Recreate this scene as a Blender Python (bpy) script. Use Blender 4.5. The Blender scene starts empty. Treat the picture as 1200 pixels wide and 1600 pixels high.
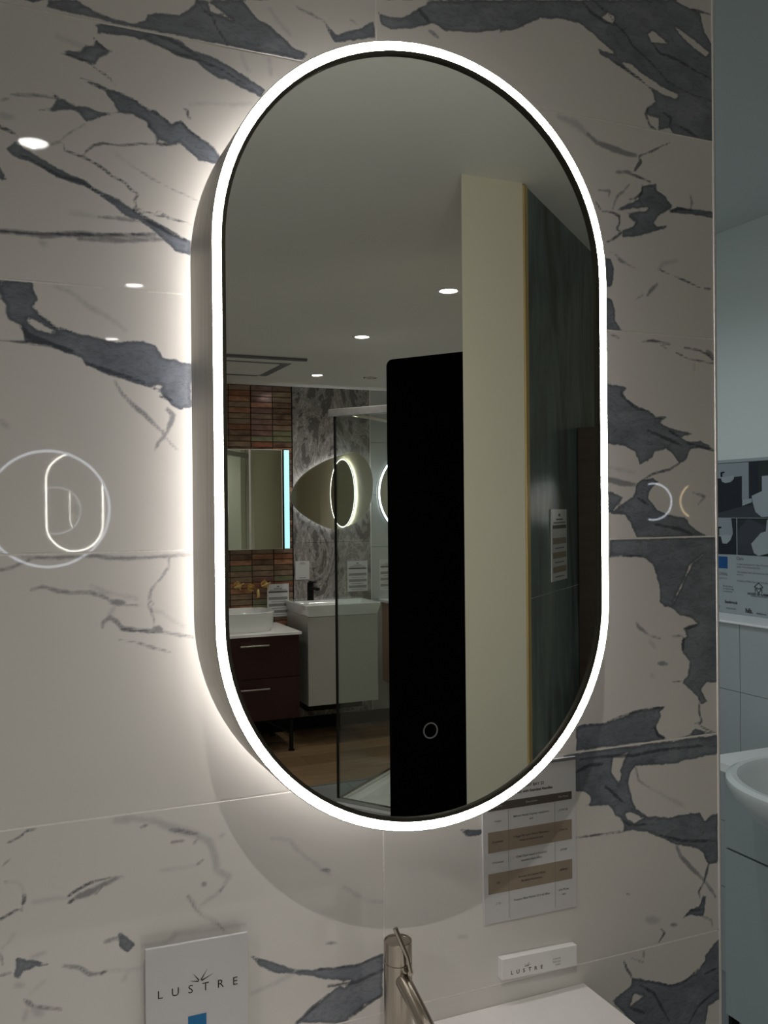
import bpy, bmesh, math, random
import numpy as np
from mathutils import Vector, Matrix

# ---------------------------------------------------------------- camera, world, exposure
SC = bpy.context.scene
COL = SC.collection
FLOOR, CEIL = -1.42, 0.80            # heights are measured from the eye line of the camera
F_PX, YAW, PITCH, ROLL, DIST = 1430.0, 0.4087, -0.0027, -0.0093, 1.078
cam = bpy.data.cameras.new('camera')
cam.sensor_fit = 'VERTICAL'; cam.sensor_height = 32.0; cam.sensor_width = 24.0
cam.lens = F_PX / 1600.0 * 32.0
cam.clip_start = 0.02; cam.clip_end = 60
cob = bpy.data.objects.new('camera', cam); COL.objects.link(cob)
fw = Vector((math.sin(YAW)*math.cos(PITCH), math.cos(YAW)*math.cos(PITCH), math.sin(PITCH)))
rt = Vector((math.cos(YAW), -math.sin(YAW), 0)); up = rt.cross(fw)
rt2 = rt*math.cos(ROLL) + up*math.sin(ROLL); up2 = up*math.cos(ROLL) - rt*math.sin(ROLL)
m = Matrix((rt2, up2, -fw)).transposed().to_4x4()
m.translation = Vector((0, -DIST, 0)); cob.matrix_world = m
SC.camera = cob
w = bpy.data.worlds.new('world'); SC.world = w; w.use_nodes = True
w.node_tree.nodes['Background'].inputs[0].default_value = (0.62, 0.69, 0.68, 1)
w.node_tree.nodes['Background'].inputs[1].default_value = 0.6
SC.view_settings.view_transform = 'Standard'; SC.view_settings.look = 'None'
SC.view_settings.exposure = 0.0; SC.view_settings.gamma = 1.0
SC.view_settings.use_curve_mapping = False
SC.cycles.max_bounces = 14; SC.cycles.glossy_bounces = 10; SC.cycles.diffuse_bounces = 4
SC.cycles.transparent_max_bounces = 12
SC.cycles.sample_clamp_indirect = 30.0
WARM, NEUTRAL, COOL = (1.0, 0.955, 0.885), (1.0, 0.97, 0.92), (0.82, 0.95, 1.0)
P_DOWN = 26.5        # ceiling downlight power
P_BAY = 15.0         # cooler lights of the side bay
E_RING = 50.0       # front ring of the pill cabinet
E_BACK = 12.5        # its halo strip

# ---------------------------------------------------------------- mesh helpers
WLOC = {}
def norm(v): return Vector(v).normalized()
class MB:
    def __init__(s): s.v = []; s.f = []; s.sm = []
    def add(s, vs, fs, smooth=False):
        n = len(s.v); s.v += [tuple(v) for v in vs]
        s.f += [tuple(n+i for i in f) for f in fs]; s.sm += [smooth]*len(fs); return s
    def box(s, x0, x1, y0, y1, z0, z1):
        return s.obox((x0, y0, z0), (x1-x0, 0, 0), (0, y1-y0, 0), (0, 0, z1-z0))
    def obox(s, o, a, b, c):
        o, a, b, c = map(Vector, (o, a, b, c))
        vs = [o, o+a, o+a+b, o+b, o+c, o+a+c, o+a+b+c, o+b+c]
        fs = [(0,3,2,1), (4,5,6,7), (0,1,5,4), (1,2,6,5), (2,3,7,6), (3,0,4,7)]
        if a.cross(b).dot(c) < 0: fs = [f[::-1] for f in fs]
        return s.add(vs, fs)
    def prism(s, pts, vec, smooth=False):
        """extrude a planar polygon of 3D points along vec"""
        n = len(pts); vec = Vector(vec); P = [Vector(p) for p in pts]
        nn = Vector((0,0,0))
        for i in range(n): nn += P[i].cross(P[(i+1) % n])
        if nn.dot(vec) > 0: P = P[::-1]
        vs = P + [p+vec for p in P]
        s.add(vs, [tuple(range(n)), tuple(range(2*n-1, n-1, -1))])
        k = len(s.v)-2*n
        s.f += [(k+i, k+n+i, k+n+(i+1) % n, k+(i+1) % n) for i in range(n)]; s.sm += [smooth]*n
        return s
    def cyl(s, p0, p1, r0, r1=None, n=20, caps=True):
        p0, p1 = Vector(p0), Vector(p1); r1 = r0 if r1 is None else r1
        d = (p1-p0).normalized(); a = d.orthogonal().normalized(); b = d.cross(a)
        vs = []
        for p, r in ((p0, r0), (p1, r1)):
            vs += [p + (a*math.cos(t)+b*math.sin(t))*r for t in [2*math.pi*i/n for i in range(n)]]
        s.add(vs, [(i, (i+1) % n, n+(i+1) % n, n+i) for i in range(n)], True)
        if caps: s.add(vs, [tuple(range(n))[::-1], tuple(range(n, 2*n))])
        return s
    def tube(s, pts, rad, n=14):
        P = [Vector(p) for p in pts]; m_ = len(P); R = rad if isinstance(rad, (list, tuple)) else [rad]*m_
        t0 = (P[1]-P[0]).normalized(); a = t0.orthogonal().normalized(); vs = []
        for i in range(m_):
            t = (P[min(i+1, m_-1)]-P[max(i-1, 0)]).normalized()
            a = (a - t*a.dot(t)).normalized(); b = t.cross(a)
            vs += [P[i] + (a*math.cos(q)+b*math.sin(q))*R[i] for q in [2*math.pi*k/n for k in range(n)]]
        fs = [(i*n+k, i*n+(k+1) % n, (i+1)*n+(k+1) % n, (i+1)*n+k) for i in range(m_-1) for k in range(n)]
        s.add(vs, fs, True)
        return s.add(vs, [tuple(range(n))[::-1], tuple(range((m_-1)*n, m_*n))])
    def loft(s, rings, close=True, cap0=False, cap1=False, smooth=True):
        n = len(rings[0]); vs = [v for r in rings for v in r]
        m_ = n if close else n-1
        s.add(vs, [(i*n+k, i*n+(k+1) % n, (i+1)*n+(k+1) % n, (i+1)*n+k) for i in range(len(rings)-1) for k in range(m_)], smooth)
        if cap0: s.add(rings[0], [tuple(range(n))[::-1]])
        if cap1: s.add(rings[-1], [tuple(range(n))])
        return s
def link_mesh(name, me, mat, parent=None, c=None):
    o = bpy.data.objects.new(name, me); COL.objects.link(o)
    if mat and not me.materials: me.materials.append(mat)
    c = Vector(c) if c is not None else Vector((0,0,0)); WLOC[o.name] = c.copy()
    if parent: o.parent = parent; c = c - WLOC[parent.name]
    o.location = c; return o
def obj(name, mb, mat, parent=None, bevel=0, kind=None, seg=2, recenter=True):
    c = sum((Vector(v) for v in mb.v), Vector((0,0,0)))/len(mb.v)
    me = bpy.data.meshes.new(name)
    me.from_pydata([tuple(Vector(v)-c) for v in mb.v], [], mb.f); me.update()
    me.polygons.foreach_set('use_smooth', mb.sm)
    if any(mb.sm):
        bm = bmesh.new(); bm.from_mesh(me); bmesh.ops.remove_doubles(bm, verts=bm.verts, dist=1e-6)
        for e in bm.edges:
            if len(e.link_faces) == 2 and e.calc_face_angle(0) > 0.7: e.smooth = False
        bm.to_mesh(me); bm.free()
    o = link_mesh(name, me, mat, parent, c)
    if bevel:
        b = o.modifiers.new('bevel', 'BEVEL'); b.width = bevel; b.segments = seg; b.limit_method = 'ANGLE'; b.angle_limit = 0.9
    if kind: o['kind'] = kind
    return o
def thing(name, loc, label, cat, group=None):
    o = bpy.data.objects.new(name, None); COL.objects.link(o); o.empty_display_size = 0.05
    o.location = loc; WLOC[o.name] = Vector(loc); o['label'] = label; o['category'] = cat
    if group: o['group'] = group
    return o
def tag(o, label, cat, group=None):
    o['label'] = label; o['category'] = cat
    if group: o['group'] = group
    return o
def struct(name, mb, mat, **k): return obj(name, mb, mat, kind='structure', **k)
def text(s, size, pos, ex, ez, mat, parent, align='CENTER', name='lettering', spacing=1.0, bold=0.0, sx=1.0):
    cu = bpy.data.curves.new('t', 'FONT'); cu.body = s; cu.size = size; cu.align_x = align; cu.align_y = 'CENTER'
    cu.space_character = spacing; cu.offset = bold; cu.resolution_u = 3; cu.fill_mode = 'FRONT'
    to = bpy.data.objects.new('t', cu); COL.objects.link(to)
    me = bpy.data.meshes.new_from_object(to); bpy.data.objects.remove(to)
    ex, ez = norm(ex), norm(ez); me.name = name
    n = len(me.vertices); a = np.empty(n*3); me.vertices.foreach_get('co', a); a = a.reshape(-1, 3)
    me.vertices.foreach_set('co', (a[:, :1]*sx*np.array(ex) + a[:, 1:2]*np.array(ez)).ravel()); me.update()
    return link_mesh(name, me, mat, parent, pos)

# ---------------------------------------------------------------- materials
def mat(name, col, rough=0.5, metal=0.0, spec=0.5, emit=None, es=0, coat=0, noise=None, bump=0, bscale=40):
    m_ = bpy.data.materials.new(name); m_.use_nodes = True; nt = m_.node_tree; b = nt.nodes['Principled BSDF']
    b.inputs['Base Color'].default_value = (*col, 1); b.inputs['Roughness'].default_value = rough
    b.inputs['Metallic'].default_value = metal; b.inputs['Specular IOR Level'].default_value = spec
    b.inputs['Coat Weight'].default_value = coat; b.inputs['Coat Roughness'].default_value = 0.03
    if emit: b.inputs['Emission Color'].default_value = (*emit, 1); b.inputs['Emission Strength'].default_value = es
    geo = nt.nodes.new('ShaderNodeNewGeometry')
    if noise:                                  # (scale, amount, (sx,sy,sz))
        sc, am, st = noise
        mp = nt.nodes.new('ShaderNodeMapping'); mp.inputs['Scale'].default_value = st
        nt.links.new(geo.outputs['Position'], mp.inputs['Vector'])
        nz = nt.nodes.new('ShaderNodeTexNoise'); nz.inputs['Scale'].default_value = sc; nz.inputs['Detail'].default_value = 6
        nt.links.new(mp.outputs[0], nz.inputs['Vector'])
        r = nt.nodes.new('ShaderNodeValToRGB'); r.color_ramp.elements[0].position = 0.3; r.color_ramp.elements[1].position = 0.7
        r.color_ramp.elements[0].color = tuple(max(0, c*(1-am)) for c in col)+(1,)
        r.color_ramp.elements[1].color = tuple(min(1, c*(1+am)) for c in col)+(1,)
        nt.links.new(nz.outputs['Fac'], r.inputs[0]); nt.links.new(r.outputs[0], b.inputs['Base Color'])
    if bump:
        nb = nt.nodes.new('ShaderNodeTexNoise'); nb.inputs['Scale'].default_value = bscale; nb.inputs['Detail'].default_value = 4
        nt.links.new(geo.outputs['Position'], nb.inputs['Vector'])
        bp = nt.nodes.new('ShaderNodeBump'); bp.inputs['Strength'].default_value = bump; bp.inputs['Distance'].default_value = 0.001
        nt.links.new(nb.outputs['Fac'], bp.inputs['Height']); nt.links.new(bp.outputs[0], b.inputs['Normal'])
    return m_
PAINT = mat('cream_paint', (0.78, 0.73, 0.58), 0.6, spec=0.3, noise=(1.5, 0.03, (1,1,1)), bump=0.15, bscale=300)
PIERP = mat('grey_paint', (0.60, 0.59, 0.56), 0.6, spec=0.3, noise=(1.5, 0.03, (1,1,1)))
CEILM = mat('ceiling_paint', (0.80, 0.79, 0.74), 0.55, spec=0.35, noise=(0.8, 0.03, (1,1,1)), bump=0.1, bscale=60)
BAYP = mat('bay_paint', (0.66, 0.70, 0.69), 0.6, spec=0.3, noise=(1.0, 0.03, (1,1,1)))
GROUT = mat('light_grout', (0.90, 0.88, 0.84), 0.7, noise=(300, 0.06, (1,1,1)))
DGROUT = mat('dark_grout', (0.03, 0.028, 0.025), 0.8, noise=(300, 0.2, (1,1,1)))
MIRROR = mat('mirror_glass', (0.84, 0.86, 0.84), 0.0, 1.0)
STEEL = mat('brushed_steel', (0.40, 0.36, 0.31), 0.24, 1.0, noise=(60, 0.12, (40, 40, 1)))
SIDEM = mat('brushed_nickel_side', (0.58, 0.55, 0.49), 0.45, 0.35, noise=(25, 0.10, (6, 6, 0.35)))
LIPM = mat('dark_frame_lip', (0.06, 0.055, 0.04), 0.35, 0.6, noise=(40, 0.1, (1,1,1)))
CHROME = mat('chrome', (0.75, 0.75, 0.74), 0.08, 1.0, noise=(50, 0.03, (1,1,1)))
ALU = mat('satin_aluminium_trim', (0.88, 0.85, 0.82), 0.3, 0.15, noise=(50, 0.03, (1,1,1)))
BRASS = mat('brushed_brass', (0.72, 0.50, 0.22), 0.28, 1.0, noise=(60, 0.1, (1,1,0.2)))
GOLDT = mat('gold_tile_trim', (0.66, 0.48, 0.20), 0.4, 0.35, noise=(60, 0.1, (1,1,0.2)))
BLACK = mat('matt_black', (0.006, 0.006, 0.006), 0.55, spec=0.2, noise=(20, 0.2, (1,1,1)))
SLAB = mat('black_acrylic', (0.0010, 0.0010, 0.0010), 0.75, spec=0.02, noise=(5, 0.2, (1,1,1)))
CERAM = mat('white_ceramic', (0.74, 0.75, 0.74), 0.08, coat=0.4, noise=(2, 0.02, (1,1,1)))
WHITEC = mat('white_counter', (0.90, 0.87, 0.86), 0.25, noise=(60, 0.02, (1,1,1)))
OFFW = mat('pale_grey_lacquer', (0.42, 0.41, 0.37), 0.3, noise=(3, 0.03, (1,1,1)))
RED = mat('oxblood_lacquer', (0.030, 0.005, 0.005), 0.3, noise=(4, 0.1, (1,1,1)))
COPPER = mat('copper_lacquer', (0.30, 0.11, 0.06), 0.35, noise=(4, 0.1, (1,1,1)))
BROWN = mat('dark_brown_board', (0.040, 0.022, 0.013), 0.5, noise=(5, 0.25, (1,1,8)))
NAVY = mat('blue_cabinet_lacquer', (0.03, 0.05, 0.09), 0.4, noise=(4, 0.1, (1,1,1)))
SHAKER = mat('grey_green_shaker_paint', (0.36, 0.40, 0.40), 0.4, noise=(3, 0.03, (1,1,1)))
CARD = mat('white_card', (0.62, 0.62, 0.63), 0.3, noise=(8, 0.02, (1,1,1)))
ACRYL = mat('white_acrylic', (0.86, 0.86, 0.85), 0.12, noise=(8, 0.02, (1,1,1)))
INK = mat('black_ink', (0.012, 0.012, 0.014), 0.6, noise=(50, 0.1, (1,1,1)))
GREYINK = mat('grey_ink', (0.16, 0.16, 0.17), 0.6, noise=(50, 0.1, (1,1,1)))
TAUPE = mat('taupe_print', (0.085, 0.07, 0.058), 0.5, noise=(50, 0.05, (1,1,1)))
BEIGE = mat('beige_print', (0.29, 0.235, 0.18), 0.5, noise=(50, 0.03, (1,1,1)))
WINK = mat('white_ink', (0.5, 0.48, 0.46), 0.6, noise=(50, 0.05, (1,1,1)))
BLUEP2 = mat('poster_blue_print', (0.0, 0.07, 0.24), 0.4, noise=(50, 0.05, (1,1,1)))
BLUEP = mat('blue_print', (0.0, 0.16, 0.40), 0.4, noise=(50, 0.05, (1,1,1)))
GREYTILE = mat('grey_floor_tile', (0.22, 0.23, 0.235), 0.35, noise=(3, 0.12, (1,1,1)))
WTILE = mat('pale_wall_tile', (0.46, 0.48, 0.475), 0.3, noise=(3, 0.06, (1,1,1)))
BAYTILE = mat('bay_grey_tile', (0.40, 0.42, 0.43), 0.3, noise=(3, 0.05, (1,1,1)))
LED_W = mat('led_diffuser', (0.9, 0.9, 0.85), 0.5, emit=(1.0, 0.97, 0.88), es=E_RING)
LED_H = mat('halo_led', (0.9, 0.9, 0.9), 0.5, emit=(1.0, 0.965, 0.97), es=E_BACK)
LED_B = mat('cool_led', (0.9, 0.9, 0.9), 0.5, emit=(0.82, 0.88, 1.0), es=7)
LED_N = mat('neutral_led', (0.9, 0.9, 0.9), 0.5, emit=(1.0, 0.98, 0.92), es=4)
LED_C = mat('cyan_led', (0.5, 0.9, 0.9), 0.5, emit=(0.42, 0.86, 0.95), es=1.1)
LED_O = mat('amber_led', (0.9, 0.7, 0.4), 0.5, emit=(1.0, 0.72, 0.38), es=6)
LAMP = mat('lamp_lens', (0.9, 0.9, 0.9), 0.5, emit=(1.0, 0.97, 0.92), es=25)

def nodes_of(name, rough=0.3, spec=0.5):
    m_ = bpy.data.materials.new(name); m_.use_nodes = True; nt = m_.node_tree
    b = nt.nodes['Principled BSDF']; b.inputs['Roughness'].default_value = rough; b.inputs['Specular IOR Level'].default_value = spec
    return m_, nt, b
def ramp(nt, stops, mode='LINEAR'):
    r = nt.nodes.new('ShaderNodeValToRGB'); r.color_ramp.interpolation = mode
    while len(r.color_ramp.elements) < len(stops): r.color_ramp.elements.new(0.5)
    for e, (p, c) in zip(r.color_ramp.elements, stops): e.position = p; e.color = (*c, 1)
    return r
def mix(nt, fac, a, b):
    x = nt.nodes.new('ShaderNodeMix'); x.data_type = 'RGBA'
    for sock, val in ((x.inputs[0], fac), (x.inputs[6], a), (x.inputs[7], b)):
        if hasattr(val, 'links'): nt.links.new(val, sock)
        elif isinstance(val, tuple): sock.default_value = (*val, 1)
        else: sock.default_value = val
    return x.outputs[2]
def math_(nt, op, a, b=0.0, c=0.0):
    x = nt.nodes.new('ShaderNodeMath'); x.operation = op
    for s, v in zip(x.inputs, (a, b, c)):
        if hasattr(v, 'links'): nt.links.new(v, s)
        else: s.default_value = v
    return x.outputs[0]
def noise_(nt, vec, scale, detail=5, rough=0.55, dist=0.0, stretch=None):
    if stretch:
        mp = nt.nodes.new('ShaderNodeMapping'); mp.inputs['Scale'].default_value = stretch; nt.links.new(vec, mp.inputs[0]); vec = mp.outputs[0]
    n = nt.nodes.new('ShaderNodeTexNoise'); n.inputs['Scale'].default_value = scale; n.inputs['Detail'].default_value = detail
    n.inputs['Roughness'].default_value = rough; n.inputs['Distortion'].default_value = dist
    nt.links.new(vec, n.inputs['Vector']); return n.outputs['Fac']
def marble_material():
    """polished white porcelain; the 'veins' attribute holds distances to each vein and the nodes turn them into ragged edges"""
    m_, nt, b = nodes_of('blue_veined_marble_tile', 0.02, 0.5)
    at = nt.nodes.new('ShaderNodeAttribute'); at.attribute_name = 'veins'
    sep = nt.nodes.new('ShaderNodeSeparateColor'); nt.links.new(at.outputs['Color'], sep.inputs[0])
    pos = nt.nodes.new('ShaderNodeNewGeometry').outputs['Position']
    n1 = math_(nt, 'SUBTRACT', noise_(nt, pos, 38, 6, 0.6), 0.5)
    n2 = math_(nt, 'SUBTRACT', noise_(nt, pos, 130, 5, 0.65), 0.5)
    band_n = noise_(nt, pos, 14, 6, 0.62, 0.6, (1, 1, 1.8))
    fine = noise_(nt, pos, 60, 6, 0.7, 1.5, (1, 1, 2.5))
    cloud = noise_(nt, pos, 3.5, 3, 0.5)
    def mask(sd, amp1, amp2, soft):
        d = math_(nt, 'MULTIPLY_ADD', n1, amp1, sd); d = math_(nt, 'MULTIPLY_ADD', n2, amp2, d)
        r = nt.nodes.new('ShaderNodeMapRange'); r.interpolation_type = 'SMOOTHSTEP'
        r.inputs['From Min'].default_value = soft; r.inputs['From Max'].default_value = -soft
        nt.links.new(d, r.inputs['Value']); return r.outputs['Result']
    P = mask(sep.outputs[0], 0.008, 0.005, 0.0014); D = mask(sep.outputs[1], 0.004, 0.0035, 0.0014)
    M = mask(sep.outputs[2], 0.005, 0.004, 0.0020); L = mask(at.outputs['Alpha'], 0.008, 0.005, 0.0045)
    base = mix(nt, cloud, (0.70, 0.68, 0.645), (0.74, 0.72, 0.69))
    bt = ramp(nt, [(0.30, (0.135, 0.155, 0.185)), (0.50, (0.19, 0.21, 0.245)), (0.75, (0.27, 0.29, 0.33))])
    nt.links.new(band_n, bt.inputs[0])
    st = ramp(nt, [(0.34, (0.55, 0.55, 0.55)), (0.50, (1, 1, 1)), (0.70, (1.15, 1.15, 1.15))]); nt.links.new(fine, st.inputs[0])
    mu = nt.nodes.new('ShaderNodeMix'); mu.data_type = 'RGBA'; mu.blend_type = 'MULTIPLY'; mu.inputs[0].default_value = 0.6
    nt.links.new(bt.outputs[0], mu.inputs[6]); nt.links.new(st.outputs[0], mu.inputs[7])
    c = mix(nt, math_(nt, 'MULTIPLY', L, 0.62), base, (0.40, 0.40, 0.41))
    c = mix(nt, P, c, mu.outputs[2])
    P2 = mask(math_(nt, 'ADD', sep.outputs[0], 0.0035), 0.010, 0.006, 0.0022)      # bands run darker along their edges
    c = mix(nt, math_(nt, 'MULTIPLY', math_(nt, 'MAXIMUM', math_(nt, 'SUBTRACT', P, P2), 0.0), 0.45), c, (0.075, 0.085, 0.10))
    c = mix(nt, math_(nt, 'MULTIPLY', M, 0.80), c, (0.21, 0.21, 0.23))
    c = mix(nt, math_(nt, 'MULTIPLY', D, 0.85), c, (0.055, 0.062, 0.078))
    nt.links.new(c, b.inputs['Base Color'])
    return m_
MARBLE = marble_material()
def swirl_material():
    m_, nt, b = nodes_of('grey_swirl_marble_slab', 0.22, 0.5)
    pos = nt.nodes.new('ShaderNodeNewGeometry').outputs['Position']
    mp = nt.nodes.new('ShaderNodeMapping'); mp.inputs['Scale'].default_value = (2.6, 2.6, 1.1); mp.inputs['Rotation'].default_value = (0, 0.5, 0); nt.links.new(pos, mp.inputs[0])
    w1 = noise_(nt, mp.outputs[0], 1.5, 9, 0.62, 3.6); w2 = noise_(nt, mp.outputs[0], 5.0, 8, 0.7, 2.2)
    rid = math_(nt, 'ABSOLUTE', math_(nt, 'SUBTRACT', w1, 0.5))
    s = math_(nt, 'ADD', math_(nt, 'MULTIPLY', rid, 3.6), math_(nt, 'MULTIPLY', math_(nt, 'SUBTRACT', w2, 0.5), 0.9))
    r = ramp(nt, [(0.0, (0.42, 0.39, 0.37)), (0.10, (0.20, 0.185, 0.175)), (0.22, (0.33, 0.31, 0.295)), (0.36, (0.12, 0.11, 0.105)), (0.6, (0.15, 0.14, 0.135)), (0.9, (0.05, 0.046, 0.043))])
    nt.links.new(s, r.inputs[0]); nt.links.new(r.outputs[0], b.inputs['Base Color']); return m_
SWIRL = swirl_material()
def green_material():
    m_, nt, b = nodes_of('dark_green_stone_tile', 0.22, 0.12)
    pos = nt.nodes.new('ShaderNodeNewGeometry').outputs['Position']
    a = noise_(nt, pos, 4.0, 8, 0.6, 1.2, (1, 1, 0.35)); g = noise_(nt, pos, 22, 6, 0.7, 0.5, (1, 1, 0.18))
    s = math_(nt, 'ADD', math_(nt, 'MULTIPLY', a, 0.7), math_(nt, 'MULTIPLY', g, 0.3))
    r = ramp(nt, [(0.32, (0.05, 0.054, 0.048)), (0.46, (0.11, 0.135, 0.13)), (0.56, (0.16, 0.21, 0.21)), (0.68, (0.27, 0.28, 0.24))])
    nt.links.new(s, r.inputs[0]); nt.links.new(r.outputs[0], b.inputs['Base Color']); return m_
GREEN = green_material()
def wood_material():
    m_, nt, b = nodes_of('oak_plank', 0.42, 0.4)
    pos = nt.nodes.new('ShaderNodeNewGeometry').outputs['Position']
    info = nt.nodes.new('ShaderNodeObjectInfo')
    g = noise_(nt, pos, 9, 7, 0.6, 0.8, (0.35, 4, 1)); s = math_(nt, 'MULTIPLY_ADD', info.outputs['Random'], 0.30, math_(nt, 'MULTIPLY', g, 0.75))
    r = ramp(nt, [(0.2, (0.10, 0.060, 0.030)), (0.5, (0.20, 0.125, 0.065)), (0.85, (0.34, 0.225, 0.125))])
    nt.links.new(s, r.inputs[0]); nt.links.new(r.outputs[0], b.inputs['Base Color']); return m_
WOOD = wood_material()
def glaze(name, c, c2):
    m_, nt, b = nodes_of(name, 0.18, 0.6); b.inputs['Metallic'].default_value = 0.25
    pos = nt.nodes.new('ShaderNodeNewGeometry').outputs['Position']
    r = ramp(nt, [(0.35, c), (0.65, c2)]); nt.links.new(noise_(nt, pos, 14, 4, 0.5, 0, (1, 1, 2)), r.inputs[0])
    nt.links.new(r.outputs[0], b.inputs['Base Color']); return m_
GLAZES = [glaze('copper_glaze', (0.304, 0.135, 0.080), (0.517, 0.271, 0.170)), glaze('brown_glaze', (0.137, 0.081, 0.060), (0.289, 0.180, 0.120)),
          glaze('tan_glaze', (0.365, 0.253, 0.170), (0.243, 0.162, 0.120)), glaze('olive_glaze', (0.182, 0.189, 0.120), (0.274, 0.253, 0.149)),
          glaze('plum_glaze', (0.182, 0.099, 0.089), (0.319, 0.189, 0.160)), glaze('rust_glaze', (0.395, 0.154, 0.089), (0.228, 0.108, 0.070))]
def glass_material():
    m_ = bpy.data.materials.new('clear_shower_glass'); m_.use_nodes = True; nt = m_.node_tree; nt.nodes.clear()
    out = nt.nodes.new('ShaderNodeOutputMaterial'); t = nt.nodes.new('ShaderNodeBsdfTransparent'); t.inputs[0].default_value = (0.93, 0.955, 0.95, 1)
    g = nt.nodes.new('ShaderNodeBsdfGlossy'); g.inputs['Roughness'].default_value = 0.0; f = nt.nodes.new('ShaderNodeFresnel'); f.inputs[0].default_value = 1.5
    mx = nt.nodes.new('ShaderNodeMixShader'); ge = nt.nodes.new('ShaderNodeNewGeometry'); nt.links.new(math_(nt, 'MULTIPLY', f.outputs[0], math_(nt, 'SUBTRACT', 1.0, ge.outputs['Backfacing'])), mx.inputs[0]); nt.links.new(t.outputs[0], mx.inputs[1]); nt.links.new(g.outputs[0], mx.inputs[2])
    nt.links.new(mx.outputs[0], out.inputs[0]); return m_
GLASS = glass_material()

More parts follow.
